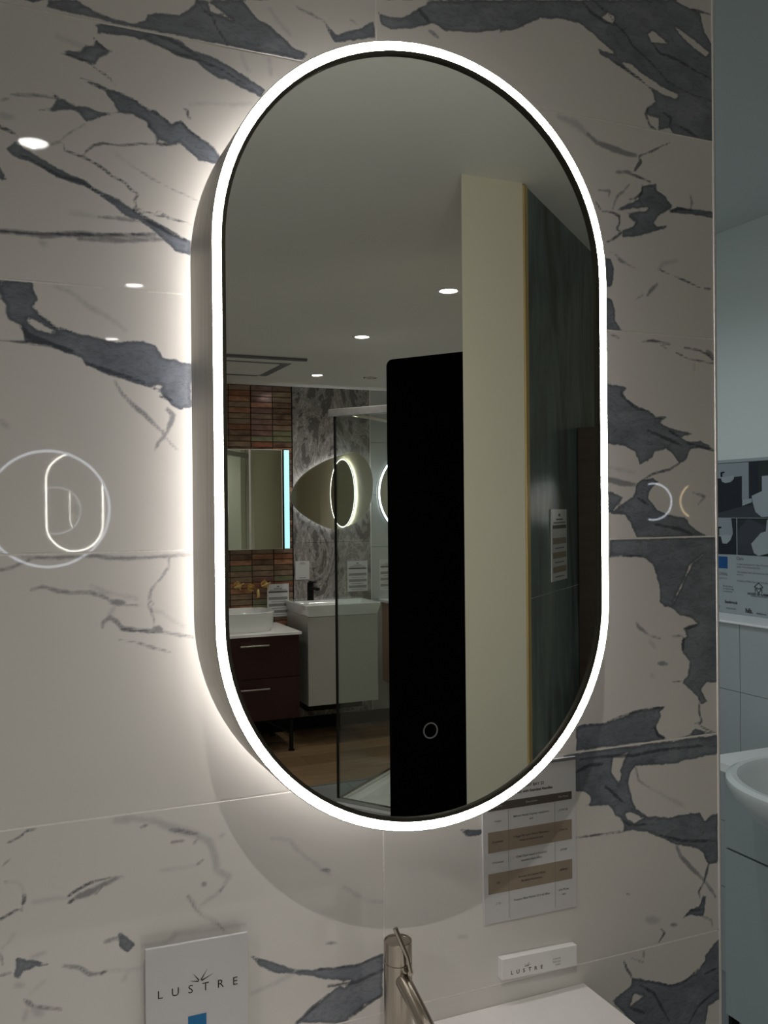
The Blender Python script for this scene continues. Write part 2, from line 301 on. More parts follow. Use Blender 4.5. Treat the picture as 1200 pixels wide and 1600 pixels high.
# ---------------------------------------------------------------- the marble wall
XE = 1.017
VEINS = '''P0:67,568 98,575 115,566 138,561 160,560 175,568 189,577 189,557 137,557 100,559 64,559
P0:110,553 144,554 160,554 189,552 189,539 174,543 153,545 141,544 126,543 118,540 119,548
P0:106,525 115,526 117,534 129,525 138,526 120,513 117,504 106,507 94,510 80,512 87,517 100,517
D24:115,536 120,530 129,525
D21:80,512 94,510 109,507 120,500 132,493 139,486
L35:76,530 94,525 106,524
P0:100,487 114,485 129,481 143,479 158,474 173,465 190,457 189,438 173,448 158,456 140,455 136,466 127,477 114,482
D15:100,488 117,485 129,480
D18:143,479 158,474 173,465 188,459
D31:174,449 177,444
M25:17,449 25,452
M20:27,457 44,459 62,461 76,460
P0:71,466 78,461 88,458 105,456 120,453 140,455 120,447 106,440 99,447 91,450 74,447 55,444 71,449 74,457
D28:16,419 23,418 34,413
L48:16,432 29,432
M12:105,437 85,422 81,418
P0:175,574 184,578 210,581 226,592 232,603 288,615 298,604 310,595 321,590 340,579 352,570 369,566 364,556 268,557 174,557
H0:181,588 205,594 221,591 210,584 187,580
H0:246,603 256,599 275,588 262,592 249,593
D23:232,603 241,593 251,587 255,577 262,567 268,559
M13:308,563 318,558
L15:321,612 331,600 340,592 348,584
P0:174,556 190,556 210,552 225,544 252,539 274,531 294,522 315,512 309,502 287,508 268,515 258,515 242,523 231,531 211,533 192,538 174,545
D22:174,546 197,538 225,534 261,527 291,513
D34:177,554 205,549 236,536
P0:173,463 183,465 201,451 212,457 224,446 240,439 251,432 258,422 257,413 233,415 218,425 210,432 201,427 184,426 182,432 187,434 173,445
H0:185,432 196,431 196,427 185,426
D11:183,465 201,451 212,457 224,446 240,439 251,432 258,422
D25:215,473 220,471 220,466 223,462
L10:223,479 243,483 274,487 297,493
L23:284,552 288,541 294,531
L27:320,551 322,532
M19:354,621 374,616 391,611 398,603
M17:426,620 436,616
P0:393,607 408,596 428,607 443,613 459,625 461,604 438,596 405,587
P0:464,638 480,634 501,637 523,653 534,662 534,667 665,695 664,656 612,640 564,633 544,638 506,624 485,619 469,623
D58:523,653 534,643 539,638
M58:539,628 550,622
P0:644,691 947,755 978,748 995,745 1002,718 1020,702 1018,553 976,554 942,555 935,564 915,557 915,575 898,574 891,576 895,587 908,597 905,610 885,623 856,635 837,640 811,649 807,655 837,653 824,661 799,675 774,686 738,685 711,680 679,661 644,646
H0:812,701 825,710 836,708 833,698 821,698
H0:843,645 863,645 905,626 929,620 951,615 947,608 922,610 895,619 869,633
H0:896,694 906,701 933,688 913,685 903,683
H0:947,715 978,704 1013,689 1005,682 981,691 957,706
H0:997,744 1020,746 1020,707 1006,718
D66:800,724 812,716 825,711 837,698 857,686 868,672 889,661 909,648 932,631 970,621 1019,616
D41:778,719 796,705 818,698 837,695
D37:906,682 916,671 950,667 984,657 1017,649
D32:978,748 1018,747
D123:922,584 938,578 935,567
D81:955,568 990,557
D42:895,587 891,576 898,561 908,556
D36:837,642 856,635 885,623
D26:80,413 83,404 96,401 106,398 121,391 134,382 148,377 154,370 162,365 158,358 161,349
M27:68,408 80,414
D18:104,404 113,414 123,418 146,419 166,424 186,426 198,427
D18:161,349 177,345 195,342 225,338
D14:185,349 199,342
P0:21,396 34,408 39,401 52,395 70,385 85,378 103,373 122,363 144,354 157,347 171,337 189,331 197,324 224,319 223,300 207,304 193,315 181,324 165,335 149,339 138,347 119,358 103,367 79,372 61,379 45,386 32,390
D65:36,393 52,387 75,375 102,371 122,358
D53:157,347 175,336 193,328 217,318
L27:88,335 118,334
M28:118,334 145,335 165,335
M65:15,306 26,307 42,307 60,306 79,310 103,313 118,313 145,316 181,321
D27:15,306 42,307 79,310 118,314 177,321
M48:97,307 145,310 191,317
L10:138,408 158,396
M8:158,396 179,385 202,376 218,371 231,366
L57:56,299 62,297
P0:15,253 47,253 48,245 53,237 49,227 56,217 70,207 88,202 111,198 136,193 167,196 181,193 188,179 203,177 222,173 222,122 208,120 198,125 191,133 183,140 168,145 146,150 121,158 103,166 100,174 82,178 66,185 41,188 39,194 36,206 23,211 19,219 21,227 15,232
H0:41,214 51,212 72,201 63,198 51,202 44,209
H0:174,148 187,146 183,141
D60:36,204 44,194 68,186 89,180
D100:103,168 121,162 146,155 167,149
D18:14,188 39,187 65,184
D31:185,134 199,129
M46:193,119 200,112 196,102 192,92
D25:48,227 56,217 70,207 88,202
M41:135,149 142,135 153,124 166,113 179,100 190,90
M27:191,90 183,81 179,72
M17:190,87 198,79 204,72
L26:71,251 88,246 107,232 132,219 147,208
L45:13,99 20,95
M34:34,-48 64,-50 93,-50 111,-49 126,-52 149,-53 168,-53 207,-51 220,-51
M22:12,-62 25,-59 46,-50
M34:43,-85 55,-82 69,-87 85,-90 105,-90 122,-97 133,-105
M77:129,-102 141,-104
L19:107,-83 122,-91 145,-97 156,-100
M12:144,-107 162,-108
M16:193,-54 192,-66 183,-78 173,-89 170,-101 175,-106
M23:169,-105 173,-117 176,-129
L18:175,-115 185,-117 198,-128 210,-135
M43:118,-131 118,-125 126,-120 133,-124 140,-133 156,-136 175,-138 194,-142 220,-148
M86:177,-135 183,-137
D17:140,-134 156,-137 175,-139
M18:137,-146 152,-149 171,-156 194,-164
L15:133,-107 126,-116
D20:15,-360 26,-356 37,-349
M14:37,-349 45,-348
D15:9,-385 18,-377
D27:32,-417 33,-423 31,-429
L16:19,-402 28,-406 32,-414
M30:13,-401 16,-402
D24:8,-441 16,-438 24,-434 31,-435
M71:87,-431 101,-428 110,-425
M43:101,-426 122,-420 133,-417
D26:78,-428 90,-422 104,-417 124,-415
M14:124,-415 139,-417
D11:115,-424 107,-432
D22:78,-436 84,-433
L19:43,-429 61,-428 77,-430
L14:10,-473 16,-467 22,-460
M19:8,-477 10,-491
P0:24,-486 32,-489 40,-493 53,-499 64,-502 41,-499 39,-503 31,-502 27,-509 22,-506
D16:7,-502 20,-501
L17:40,-489 53,-486
M40:71,-505 89,-510 100,-520 113,-522
D29:113,-522 119,-520
L13:120,-520 137,-523 158,-525
L46:23,-516 31,-518
L14:38,-528 52,-518
M47:32,-534 41,-543
M33:41,-543 70,-553
L83:42,-547 49,-553
L27:34,-547 31,-556
P0:131,-480 136,-479 150,-496 143,-504 135,-498 133,-492
M38:117,-487 129,-485 134,-488
L17:137,-535 142,-526
L81:130,-351 151,-352 176,-359 195,-370 219,-379 237,-392 244,-409 246,-427 260,-437
M31:158,-363 166,-361
M39:192,-371 205,-374 223,-381
M21:193,-386 207,-386
M25:219,-391 223,-387
M28:223,-416 230,-412
L16:181,-417 219,-417
M82:230,-441 232,-441
M14:254,-448 249,-453
L14:260,-437 254,-448 242,-457 226,-465
L39:212,-452 217,-459 219,-467 229,-478 245,-489 254,-501
M12:212,-452 219,-467 229,-478
M14:245,-489 254,-501
L45:160,-499 184,-502 197,-494
L18:197,-494 254,-497 279,-498
L16:250,-387 255,-385
L21:314,-399 337,-405 347,-419 376,-446 389,-456
M31:378,-448 389,-451
L19:408,-474 424,-488 441,-498 460,-503
M32:383,-541 396,-543
P0:284,-536 312,-549 343,-566 385,-572 423,-576 460,-569 459,-624 434,-629 406,-645 342,-632 361,-620 385,-605 407,-594 380,-584 343,-571 314,-562 294,-548
H0:401,-596 415,-594 407,-602
D21:348,-569 385,-573 423,-577 460,-571
D42:342,-632 363,-618 385,-605
D33:406,-645 434,-631 459,-621
D48:385,-595 423,-598 460,-590
L25:286,-583 314,-577 340,-570
P0:573,-427 610,-433 603,-439 582,-437
L35:570,-569 581,-571
L98:739,548 767,543 788,531
M85:788,531 805,521 829,517 858,513 873,513
D25:935,541 919,533 901,523 878,513
D50:878,513 881,505 870,491
M59:838,484 858,487 868,483
D78:865,484 878,482 898,478
M31:860,469 850,458 840,451 833,438 830,430
D30:883,472 883,460 872,451 860,447
P0:883,470 908,476 908,466 926,460 939,447 928,437 913,429 905,418 910,413 928,417 923,412 897,403 867,394 847,391 847,401 867,408 872,416 860,421 857,427 887,434 893,439 857,433 838,429 857,441 877,449
D36:801,436 811,425 828,425 842,421 842,411 837,402 845,397 830,386 820,381
D42:934,438 949,445 976,446
P0:934,438 949,447 976,447 997,448 1017,448 1017,438 997,439 970,439
M33:973,468 976,458 974,447
M18:806,454 826,455 823,447
M15:825,368 837,363 852,354 873,347
M49:839,359 849,354
D24:911,351 931,346
D24:942,343 964,338 991,330
D29:998,330 1011,330
L47:946,367 920,359 913,351
M51:909,328 898,319 891,311
M19:883,311 868,302
P0:817,359 827,358 832,343 831,328 826,318 817,315
P0:817,303 828,299 833,284 832,269 844,256 816,254
M17:823,249 839,245
D31:882,242 899,245 921,243
M27:921,243 933,241
M20:913,240 930,233
D68:960,238 986,236 1006,230 1015,222
D20:943,230 965,222 990,220 1015,217
M92:1003,235 1015,226
L18:978,214 978,206
P0:811,177 843,176 853,173 845,165 857,154 871,147 893,142 905,132 924,133 912,125 929,117 951,114 974,110 951,104 964,97 989,99 1005,93 1015,84 997,87 969,87 961,71 948,65 939,76 924,86 902,82 897,72 875,62 866,81 842,90 810,93
D26:843,176 843,161 871,143 893,140
D35:905,132 924,132
D89:929,113 949,104
D68:964,95 1010,87
D132:890,112 919,103 951,92
D35:948,65 928,55 899,49 882,41
P0:880,41 899,43 909,37 891,23 889,14 906,-4 930,-12 958,-16 967,-28 998,-45 869,-44 858,-25 848,-11 820,-9 841,4 863,16 868,33
D134:901,-25 950,-34 972,-42
D87:870,14 889,4
M85:809,42 842,35 865,33
M36:973,21 996,15 983,3
P0:809,27 844,14 825,-7 809,-9
L26:819,58 865,50
P0:820,-46 1020,-46 1018,-268 998,-266 985,-276 998,-296 985,-299 979,-286 950,-262 961,-253 965,-232 951,-216 949,-200 959,-194 954,-183 980,-177 967,-167 946,-162 933,-150 920,-148 909,-139 911,-125 905,-106 897,-85 884,-74 869,-72 819,-70
W12:995,-71 968,-87 952,-114 936,-140
D18:819,-71 859,-71 877,-71
D24:930,-192 951,-193
M19:891,-189 909,-194
M41:866,-168 871,-176 888,-187
L37:891,-198 901,-207
M61:906,-230 921,-233
D19:932,-260 950,-261
L32:892,-247 898,-250
D34:982,-288 982,-311 987,-325 973,-326
D24:976,-326 992,-336 1011,-344
D48:954,-183 978,-178
D48:953,-196 951,-214
P0:764,-308 807,-309 844,-302 869,-296 897,-296 918,-295 908,-302 910,-309 900,-324 907,-337 920,-343 897,-344 759,-343 759,-310
D27:769,-309 807,-310 832,-303 862,-298 887,-295 913,-297
D42:897,-322 902,-335 918,-343
P0:933,-344 960,-343 973,-334 1014,-346
P0:737,-346 851,-347 1018,-348 1017,-376 975,-379 951,-379 933,-383 873,-377 863,-376 853,-385 849,-400 855,-424 862,-439 883,-453 921,-460 961,-460 981,-462 990,-476 1004,-469 1017,-467 1016,-543 998,-543 987,-522 976,-514 952,-508 926,-498 903,-486 882,-475 840,-468 842,-463 837,-450 825,-444 820,-433 813,-426 784,-425 774,-423 784,-418 781,-408 770,-402 737,-398
H0:823,-359 849,-356 841,-367 835,-381 838,-385 832,-398 826,-389 819,-379
H0:842,-444 857,-444 875,-455 860,-459 847,-453
D114:765,-356 809,-357 858,-361 909,-359 989,-361
D135:808,-399 838,-425
D48:759,-373 780,-366 804,-367
D27:750,-465 791,-467 842,-469
D82:837,-452 852,-462 895,-466
D96:905,-484 947,-499 1012,-509
M23:863,-380 868,-399 888,-412
L24:888,-412 914,-427 945,-444 953,-449
M62:937,-506 944,-521 968,-546 989,-565
D44:989,-565 998,-541
D29:989,-567 978,-580 980,-590
M44:992,-569 1011,-594
P0:949,-614 962,-604 978,-603 986,-587 992,-590 989,-609 986,-619 965,-613
D34:949,-614 962,-606 981,-608
M22:986,-619 1002,-628 1004,-637
D28:906,-623 913,-630 901,-643
M47:925,-620 935,-622
L107:881,-604 901,-610
D21:845,-561 851,-562
P0:818,-710 836,-701 851,-696 853,-686 862,-686 893,-698 925,-710 948,-709 972,-701 989,-686 991,-678 1006,-666 1021,-658 1020,-751 995,-757 985,-793 866,-765
H0:855,-707 875,-715 857,-722 849,-724
D32:838,-656 844,-669 853,-684
M20:852,-655 874,-666
M24:874,-650 874,-658
D25:853,-686 893,-699 925,-711 953,-709 988,-690
D123:867,-697 893,-716 920,-762
D122:875,-740 851,-728
D86:952,-780 976,-752 1000,-741 1018,-736
D65:988,-707 1017,-702
P0:-132,624 -75,598 -20,604 44,605 77,577 57,562 -8,566 -81,577 -138,583
P0:85,672 183,682 273,658 320,622 249,607 182,630 98,639
M26:-116,556 -57,555 -8,558 44,565
M26:-123,469 -76,464 -34,458 17,453
D26:-106,360 -65,386 -22,402 16,421
P0:-129,396 -89,382 -40,382 16,375 22,364 -41,362 -95,360 -135,369
M51:-130,296 -78,297 -29,301 17,306
M19:-94,468 -76,424 -71,378
P0:-135,310 -107,280 -60,258 -11,252 15,253 15,231 -30,220 -78,223 -136,238
D19:-131,186 -79,184 -24,186 15,188
L39:-97,122 -49,104 0,71
M26:-128,-89 -81,-82 -39,-70 13,-61
L51:-111,-130 -64,-140 -14,-136
M32:-119,-406 -78,-420 -30,-436 9,-441
P0:-136,-344 -101,-356 -66,-389 -29,-399 -54,-411 -108,-389
D26:-114,-500 -67,-500 -18,-501 7,-502
M33:-126,-550 -68,-578 -6,-607 59,-630
P0:45,-634 113,-637 184,-685 259,-713 214,-723 127,-692
P0:370,728 492,741 567,725 624,687 473,655 421,692
P0:771,853 895,819 953,756 814,727 728,789'''
feats = []
for ln in VEINS.split('\n'):
    k = ln[0]; wd, pts = ln[1:].split(':')
    wd = float(wd)*1e-4
    if k == 'D' and wd > 0.006: wd = 0.0035+0.25*(wd-0.006)
    elif k in 'DM': wd += 0.0006
    feats.append((k, wd, np.array([[float(t) for t in p.split(',')] for p in pts.split()])*1e-3))
def seg_dist(px, pz, a, b):
    d = b-a; L = max(float(d@d), 1e-12)
    t = np.clip(((px-a[0])*d[0]+(pz-a[1])*d[1])/L, 0, 1)
    return np.hypot(px-a[0]-t*d[0], pz-a[1]-t*d[1]), t
def fields(px, pz, x0, x1, z0, z1):
    BIG = 0.06; out = {k: np.full(px.shape, BIG) for k in 'PDMLH'}
    for k, wd, pts in feats:
        ctr = pts.mean(0)
        if not (x0 <= ctr[0] <= x1 and z0 <= ctr[1] <= z1): continue
        d = np.full(px.shape, BIG)
        n = len(pts); closed = k in 'PH'
        for i in range(n if closed else n-1):
            a, b = pts[i], pts[(i+1) % n]
            lo, hi = np.minimum(a, b)-0.05, np.maximum(a, b)+0.05
            s = (px > lo[0]) & (px < hi[0]) & (pz > lo[1]) & (pz < hi[1])
            if not s.any(): continue
            q, t = seg_dist(px[s], pz[s], a, b)
            if not closed:
                u = (i+t)/(n-1); q = q - 0.5*wd*(0.55+0.45*np.sin(np.pi*np.clip(u, 0.06, 0.94)))   # veins thin out at their ends
            d[s] = np.minimum(d[s], q)
        if closed:
            ins = np.zeros(px.shape, bool); j = n-1
            for i in range(n):
                xi, zi = pts[i]; xj, zj = pts[j]
                if zi != zj: ins ^= ((zi > pz) != (zj > pz)) & (px < (xj-xi)*(pz-zi)/(zj-zi)+xi)
                j = i
            d = np.where(ins, -d, d)
        kk = 'H' if k == 'W' else k
        out[kk] = np.minimum(out[kk], d)
    return np.maximum(out['P'], -out['H']), out['D'], out['M'], out['L']
def marble_tile_mesh(x0, x1, z0, z1, step):
    nx = max(2, int(round((x1-x0)/step))+1); nz = max(2, int(round((z1-z0)/step))+1)
    xs = np.linspace(x0, x1, nx); zs = np.linspace(z0, z1, nz); X, Z = np.meshgrid(xs, zs)
    X = X.ravel(); Z = Z.ravel(); cx, cz = (x0+x1)/2, (z0+z1)/2
    V = np.stack([X-cx, np.zeros_like(X), Z-cz], 1)
    back = np.array([[x0-cx, .008, z0-cz], [x1-cx, .008, z0-cz], [x1-cx, .008, z1-cz], [x0-cx, .008, z1-cz]])
    i, j = np.meshgrid(np.arange(nx-1), np.arange(nz-1)); a = (j*nx+i).ravel()
    Q = np.stack([a, a+1, a+1+nx, a+nx], 1)
    c = [0, nx-1, nx*nz-1, nx*(nz-1)]; B = len(X)
    S = np.array([[c[1], c[0], B, B+1], [c[2], c[1], B+1, B+2], [c[3], c[2], B+2, B+3], [c[0], c[3], B+3, B]])
    V = np.vstack([V, back]); Q = np.vstack([Q, S]); me = bpy.data.meshes.new('tile')
    me.vertices.add(len(V)); me.vertices.foreach_set('co', V.ravel())
    me.loops.add(Q.size); me.loops.foreach_set('vertex_index', Q.ravel().astype(np.int32))
    me.polygons.add(len(Q)); me.polygons.foreach_set('loop_start', np.arange(0, Q.size, 4, dtype=np.int32))
    me.update(calc_edges=True)
    f = fields(X, Z, x0, x1, z0, z1) if step < 0.01 else [np.full(X.shape, 0.06)]*4
    at = me.attributes.new('veins', 'FLOAT_COLOR', 'POINT'); col = np.full((len(V), 4), 0.06, np.float32)
    for q in range(4): col[:len(X), q] = np.clip(f[q], -0.06, 0.06)
    at.data.foreach_set('color', col.ravel()); me.materials.append(MARBLE)
    return me
wall = struct('wall_back', MB().box(-2.5, XE-0.002, 0.0005, 0.12, FLOOR, CEIL), GROUT)
J = 0.0012; COLS = [(-0.1382, 0.4618), (0.4618, 1.0618)]
ROWS = [(0.5546, CEIL), (0.2546, 0.5546), (-0.0454, 0.2546), (-0.3454, -0.0454), (-0.6454, -0.3454), (-0.9454, -0.6454), (-1.2454, -0.9454), (FLOOR, -1.2454)]
cache = {}
rng = random.Random(4)
def tile_at(me, cx, cz, tilt=(0, 0)):
    o = bpy.data.objects.new('tile', me); COL.objects.link(o); o.parent = wall
    o.location = Vector((cx, 0, cz)) - WLOC[wall.name]; o.rotation_euler = (tilt[0], 0, tilt[1])
for r, (z0, z1) in enumerate(ROWS):
    for c, (x0, x1) in enumerate(COLS):
        fx1 = min(x1, XE-0.0008)
        step = 0.003 if r < 6 else 0.05
        cache[r, c] = marble_tile_mesh(x0+J, fx1-J if x1 < XE else fx1, z0+J, z1-J, step)
for r, (z0, z1) in enumerate(ROWS):
    for c, (x0, x1) in enumerate(COLS):
        fx1 = min(x1, XE-0.0008)
        tilt = (0.0, 0.0)
        if (r, c) == (2, 0): tilt = (0.0006, 0.0)
        if (r, c) == (3, 0): tilt = (0.0012, 0.0)
        tile_at(cache[r, c], ((x0+J)+(fx1-J if x1 < XE else fx1))/2, (z0+z1)/2, tilt)
    for k in range(1, 5):                                  # tiles out of frame to the left repeat the same prints
        x0 = -0.1382-0.6*k
        if x0+0.6 < -2.5+0.02: continue
        src = cache[r, 0] if r in (0, 7) else cache[1+(r+k) % 6, 0] if r else cache[0, 0]
        if k == 4: src = marble_tile_mesh(-2.5, x0+0.6-J, z0+J, z1-J, 0.05); tile_at(src, (-2.5+x0+0.6-J)/2, (z0+z1)/2)
        else: tile_at(src, x0+0.3, (z0+z1)/2)
struct('trim_1', MB().box(XE-0.0006, XE+0.0034, -0.0016, 0.03, FLOOR, CEIL), ALU, bevel=0.0008)
struct('trim_2', MB().box(XE+0.0034, XE+0.0105, 0.006, 0.118, FLOOR, CEIL), BLACK)

# ---------------------------------------------------------------- rest of the room
SX = 3.05; YO = -4.85
struct('ceiling', MB().box(-2.6, SX+0.1, YO-0.12, 0.0, CEIL, CEIL+0.1).box(-2.6, XE+0.01, 0.0, 0.12, CEIL, CEIL+0.1).box(2.19, SX+0.1, 0.0, 0.1, CEIL, CEIL+0.1), CEILM)
struct('ceiling_bay', MB().box(XE-0.2, 2.4, 0.121, 3.1, 0.888, 0.95).box(XE+0.01, 2.19, 0.0, 0.121, 0.888, 0.95), BAYP)
fl = struct('floor', MB().box(-2.6, SX+0.1, YO-0.12, 3.1, FLOOR-0.1, FLOOR-0.008), DGROUT)
def part_box(name, x0, x1, y0, y1, z0, z1, m_, parent, bevel=0.0, cachek=None):
    key = (name, round(x1-x0, 4), round(y1-y0, 4), round(z1-z0, 4), m_.name)
    if key not in cache:
        b = MB().box(-(x1-x0)/2, (x1-x0)/2, -(y1-y0)/2, (y1-y0)/2, -(z1-z0)/2, (z1-z0)/2)
        me = bpy.data.meshes.new(name); me.from_pydata(b.v, [], b.f); me.update(); me.materials.append(m_); cache[key] = me
    return link_mesh(name, cache[key], None, parent, ((x0+x1)/2, (y0+y1)/2, (z0+z1)/2))
YW = -3.66                                                 # wood beyond this line, grey tile before it
y = YW; row = 0
while y > YO+0.01:
    y2 = max(YO, y-0.19); x = -2.5 - (row*0.53 % 1.3)
    while x < SX:
        a, b_ = max(-2.5, x), min(SX, x+1.3)
        if b_-a > 0.02: part_box('plank', a+0.001, b_-0.001, y2+0.001, y-0.001, FLOOR-0.008, FLOOR, WOOD, fl)
        x += 1.3
    y = y2; row += 1
part_box('threshold_strip', -2.5, SX, YW-0.002, YW+0.012, FLOOR-0.008, FLOOR+0.003, CHROME, fl)
y = YW+0.014
while y < 2.95:
    y2 = min(3.0, y+0.6); x = -2.5
    while x < SX-0.01:
        x2 = min(SX, x+0.6)
        part_box('floor_tile', x+0.0015, x2-0.0015, y+0.0015, y2-0.0015, FLOOR-0.008, FLOOR, GREYTILE, fl)
        x = x2
    y = y2
struct('wall_left', MB().box(-2.6, -2.5, YO-0.12, 0.0, FLOOR, CEIL), PIERP)
wr = struct('wall_right', MB().box(SX, SX+0.1, YO, 0.0, FLOOR, CEIL), PAINT)
struct('wall_right_return', MB().box(2.19, SX, -0.02, 0.1, FLOOR, CEIL), PAINT)
wf = struct('wall_front', MB().box(-2.5, SX, YO-0.12, YO-0.01, FLOOR, CEIL), DGROUT)
struct('wall_front_pier', MB().box(-2.5, 0.9, YO-0.01, -4.0, FLOOR, CEIL), PIERP)
struct('baseboard_front', MB().box(0.9, SX, YO+0.002, YO+0.016, FLOOR, FLOOR+0.08), BLACK, bevel=0.003)
# stacked copper and brown finger tiles
xs = [0.9625, 1.1065, 1.2505, 1.394, 1.537, 1.680, 1.8085]
TH, PZ = 0.0312, 0.0358
rg = random.Random(11)
for i in range(len(xs)-1):
    z = CEIL-0.004
    while z - TH > FLOOR:
        off = rg.random()*0.002
        part_box('finger_tile', xs[i]+0.0028, xs[i+1]-0.0028, YO-0.01, YO-0.002+round(off, 3), z-TH, z, GLAZES[rg.choice([0,0,1,1,2,2,3,4,4,5])], wf)
        z -= PZ
        if z < -0.80: break
part_box('lower_panel', 0.9, 1.8085, YO-0.01, YO, FLOOR, z-0.003, PIERP, wf)
part_box('edge_trim', 1.8085, 1.8125, YO-0.01, YO+0.002, FLOOR, CEIL, BLACK, wf)
part_box('marble_slab', 1.813, 2.353, YO-0.01, YO, -0.21, CEIL, SWIRL, wf)
part_box('marble_slab', 1.813, 2.353, YO-0.01, YO, FLOOR, -0.212, SWIRL, wf)
part_box('edge_trim', 2.353, 2.357, YO-0.01, YO+0.002, FLOOR, CEIL, ALU, wf)
z = CEIL
for z0 in (0.45, 0.10, -0.25, -0.60, -0.95, FLOOR):
    part_box('wall_tile', 2.3575, 2.70, YO-0.01, YO, z0+0.0015, z-0.0015, WTILE, wf)
    part_box('wall_tile', 2.703, SX, YO-0.01, YO, z0+0.0015, z-0.0015, WTILE, wf)
    z = z0
# angled partition: cream end face, dark green tiles, black back panel
B = Vector((0.767, -0.641, 0)); B.normalize(); N = Vector((-B.y, B.x, 0))     # N points towards the marble wall
G0 = Vector((1.215, -1.117, 0))
def gp(s, n, z): return G0 + B*s + N*n + Vector((0, 0, z))
SE = 1.284
core = MB().prism([gp(0, -0.0, FLOOR), gp(0.012, -0.010, FLOOR), gp(SE, -0.010, FLOOR), gp(SE, -0.108, FLOOR), Vector((1.046, -1.12, FLOOR))], (0, 0, CEIL-FLOOR))
pw = struct('wall_partition', core, PAINT)
def gbox(name, s0, s1, n0, n1, z0, z1, m_, parent, bevel=0):
    return obj(name, MB().obox(gp(s0, n0, z0), B*(s1-s0), N*(n1-n0), (0, 0, z1-z0)), m_, parent, bevel)
for s0, s1 in ((0.030, 0.557), (0.559, 1.157), (1.159, SE)):
    for z0, z1 in ((FLOOR, -0.227), (-0.2255, CEIL)):
        gbox('green_tile', s0, s1, -0.010, 0.0, z0, z1, GREEN, pw)
gbox('tile_grout', 0.03, SE, -0.0098, -0.0012, FLOOR, CEIL, GROUT, pw)
gbox('gold_trim', 0.002, 0.029, -0.006, 0.004, FLOOR, CEIL-0.004, GOLDT, pw, 0.001)
A2 = Vector((0.57, 0.822, 0)).normalized()
R0 = Vector((2.2, -1.94, 0))
struct('wall_added_blocker', MB().obox(R0+Vector((0, 0, FLOOR)), A2*1.2, Vector((A2.y, -A2.x, 0))*0.08, (0, 0, CEIL-FLOOR)), PAINT)  # unseen wall added to keep the side mirror's ring out of the tiles
# side bay beyond the end of the marble wall
struct('wall_bay', MB().box(2.19, 2.3, 0.1, 3.1, FLOOR, 0.888), BAYP)
struct('wall_far', MB().box(-0.6, 2.19, 3.0, 3.1, FLOOR, 0.888), BAYP)
bx = struct('wall_bay_boxing', MB().box(2.056, 2.19, 0.101, 2.999, FLOOR, -0.352), GROUT)
z = -0.352
for z0 in (-0.554, -0.756, -0.958, -1.16, FLOOR):
    y = 0.101
    while y < 2.9:
        y2 = min(2.999, y+0.45); part_box('boxing_tile', 2.05, 2.056, y+0.001, y2-0.001, z0+0.001, z-0.001, BAYTILE, bx); y = y2
    z = z0
obj('ledge', MB().box(2.042, 2.19, 0.101, 2.999, -0.352, -0.345), WHITEC, bx, 0.002)
# ceiling fittings
def downlight(x, y, where, power=None, color=WARM, z=CEIL, on=True, k=1.0):
    t = thing('downlight', (x, y, z), where, 'ceiling light', 'recessed ceiling downlights')
    rings = []
    for r, dz in ((0.030, -0.001), (0.034, -0.0045), (0.042, -0.0045), (0.045, 0.0)):
        rings.append([(x+r*math.cos(a), y+r*math.sin(a), z+dz) for a in [2*math.pi*i/28 for i in range(28)]])
    obj('bezel', MB().loft(rings), WHITEC if on else CHROME, t)
    obj('lens', MB().cyl((x, y, z-0.0005), (x, y, z-0.0022), 0.029, n=28), LAMP if on else OFFW, t)
    if on:
        l = bpy.data.lights.new('lamp', 'SPOT'); l.energy = (power or P_DOWN)*k; l.color = color; l.spot_size = math.radians(150); l.spot_blend = 0.9; l.shadow_soft_size = 0.008
        lo = bpy.data.objects.new('lamp', l); COL.objects.link(lo); lo.parent = t; lo.location = (0, 0, -0.0035)
downlight(0.098, -1.034, 'ceiling downlight nearest the marble wall, in front of the pill mirror')
downlight(0.482, -2.229, 'second ceiling downlight back from the marble wall, behind the viewer', k=0.8)
downlight(0.536, -3.31, 'third ceiling downlight back from the marble wall, in the middle of the room', k=0.6)
downlight(1.555, -2.165, 'bright ceiling downlight reflected beside the cream pillar top')
downlight(1.593, -3.104, 'lit ceiling downlight reflected midway between pillar and copper tiled alcove', k=0.6)
downlight(1.796, -4.31, 'lit ceiling downlight closest to the copper and marble display wall', k=0.6)
downlight(2.132, -4.30, 'unlit round ceiling fitting reflected above the shower rail', on=False)
downlight(-1.0, -1.3, 'added fill downlight over the left end of the marble wall, out of view')  # lamp added out of view to lift the room's ambient light
downlight(-1.0, -2.9, 'added fill downlight near the left wall at the back, out of view')  # another unseen lamp, put in for overall fill
downlight(2.55, -3.9, 'ceiling downlight above the round mirror corner behind the shower', k=0.5)
downlight(1.45, 1.15, 'cool ceiling downlight in the side bay near the poster', P_BAY, COOL, 0.888)
downlight(1.22, 0.62, 'cool fill downlight added in the side bay above the basin', P_BAY, COOL, 0.888, k=0.7)  # lamp added to brighten the cabinet front and the bay
t = thing('ceiling_cassette', (1.2, -4.12, CEIL), 'square white ceiling vent panel reflected at the left above the copper tiles', 'vent')
x0, x1, y0, y1 = 0.86, 1.555, -4.45, -3.80
obj('frame', MB().box(x0, x1, y0, y1, CEIL-0.012, CEIL), CEILM, t, 0.003)
obj('painted_rim_shadow', MB().box(x0, x1, y1-0.004, y1+0.022, CEIL-0.013, CEIL-0.001), GREYINK, t)  # dark strip paints the shadow along the frame's front edge
obj('panel', MB().box(x0+0.10, x1-0.105, y0+0.12, y1-0.13, CEIL-0.017, CEIL-0.012), CEILM, t, 0.001)
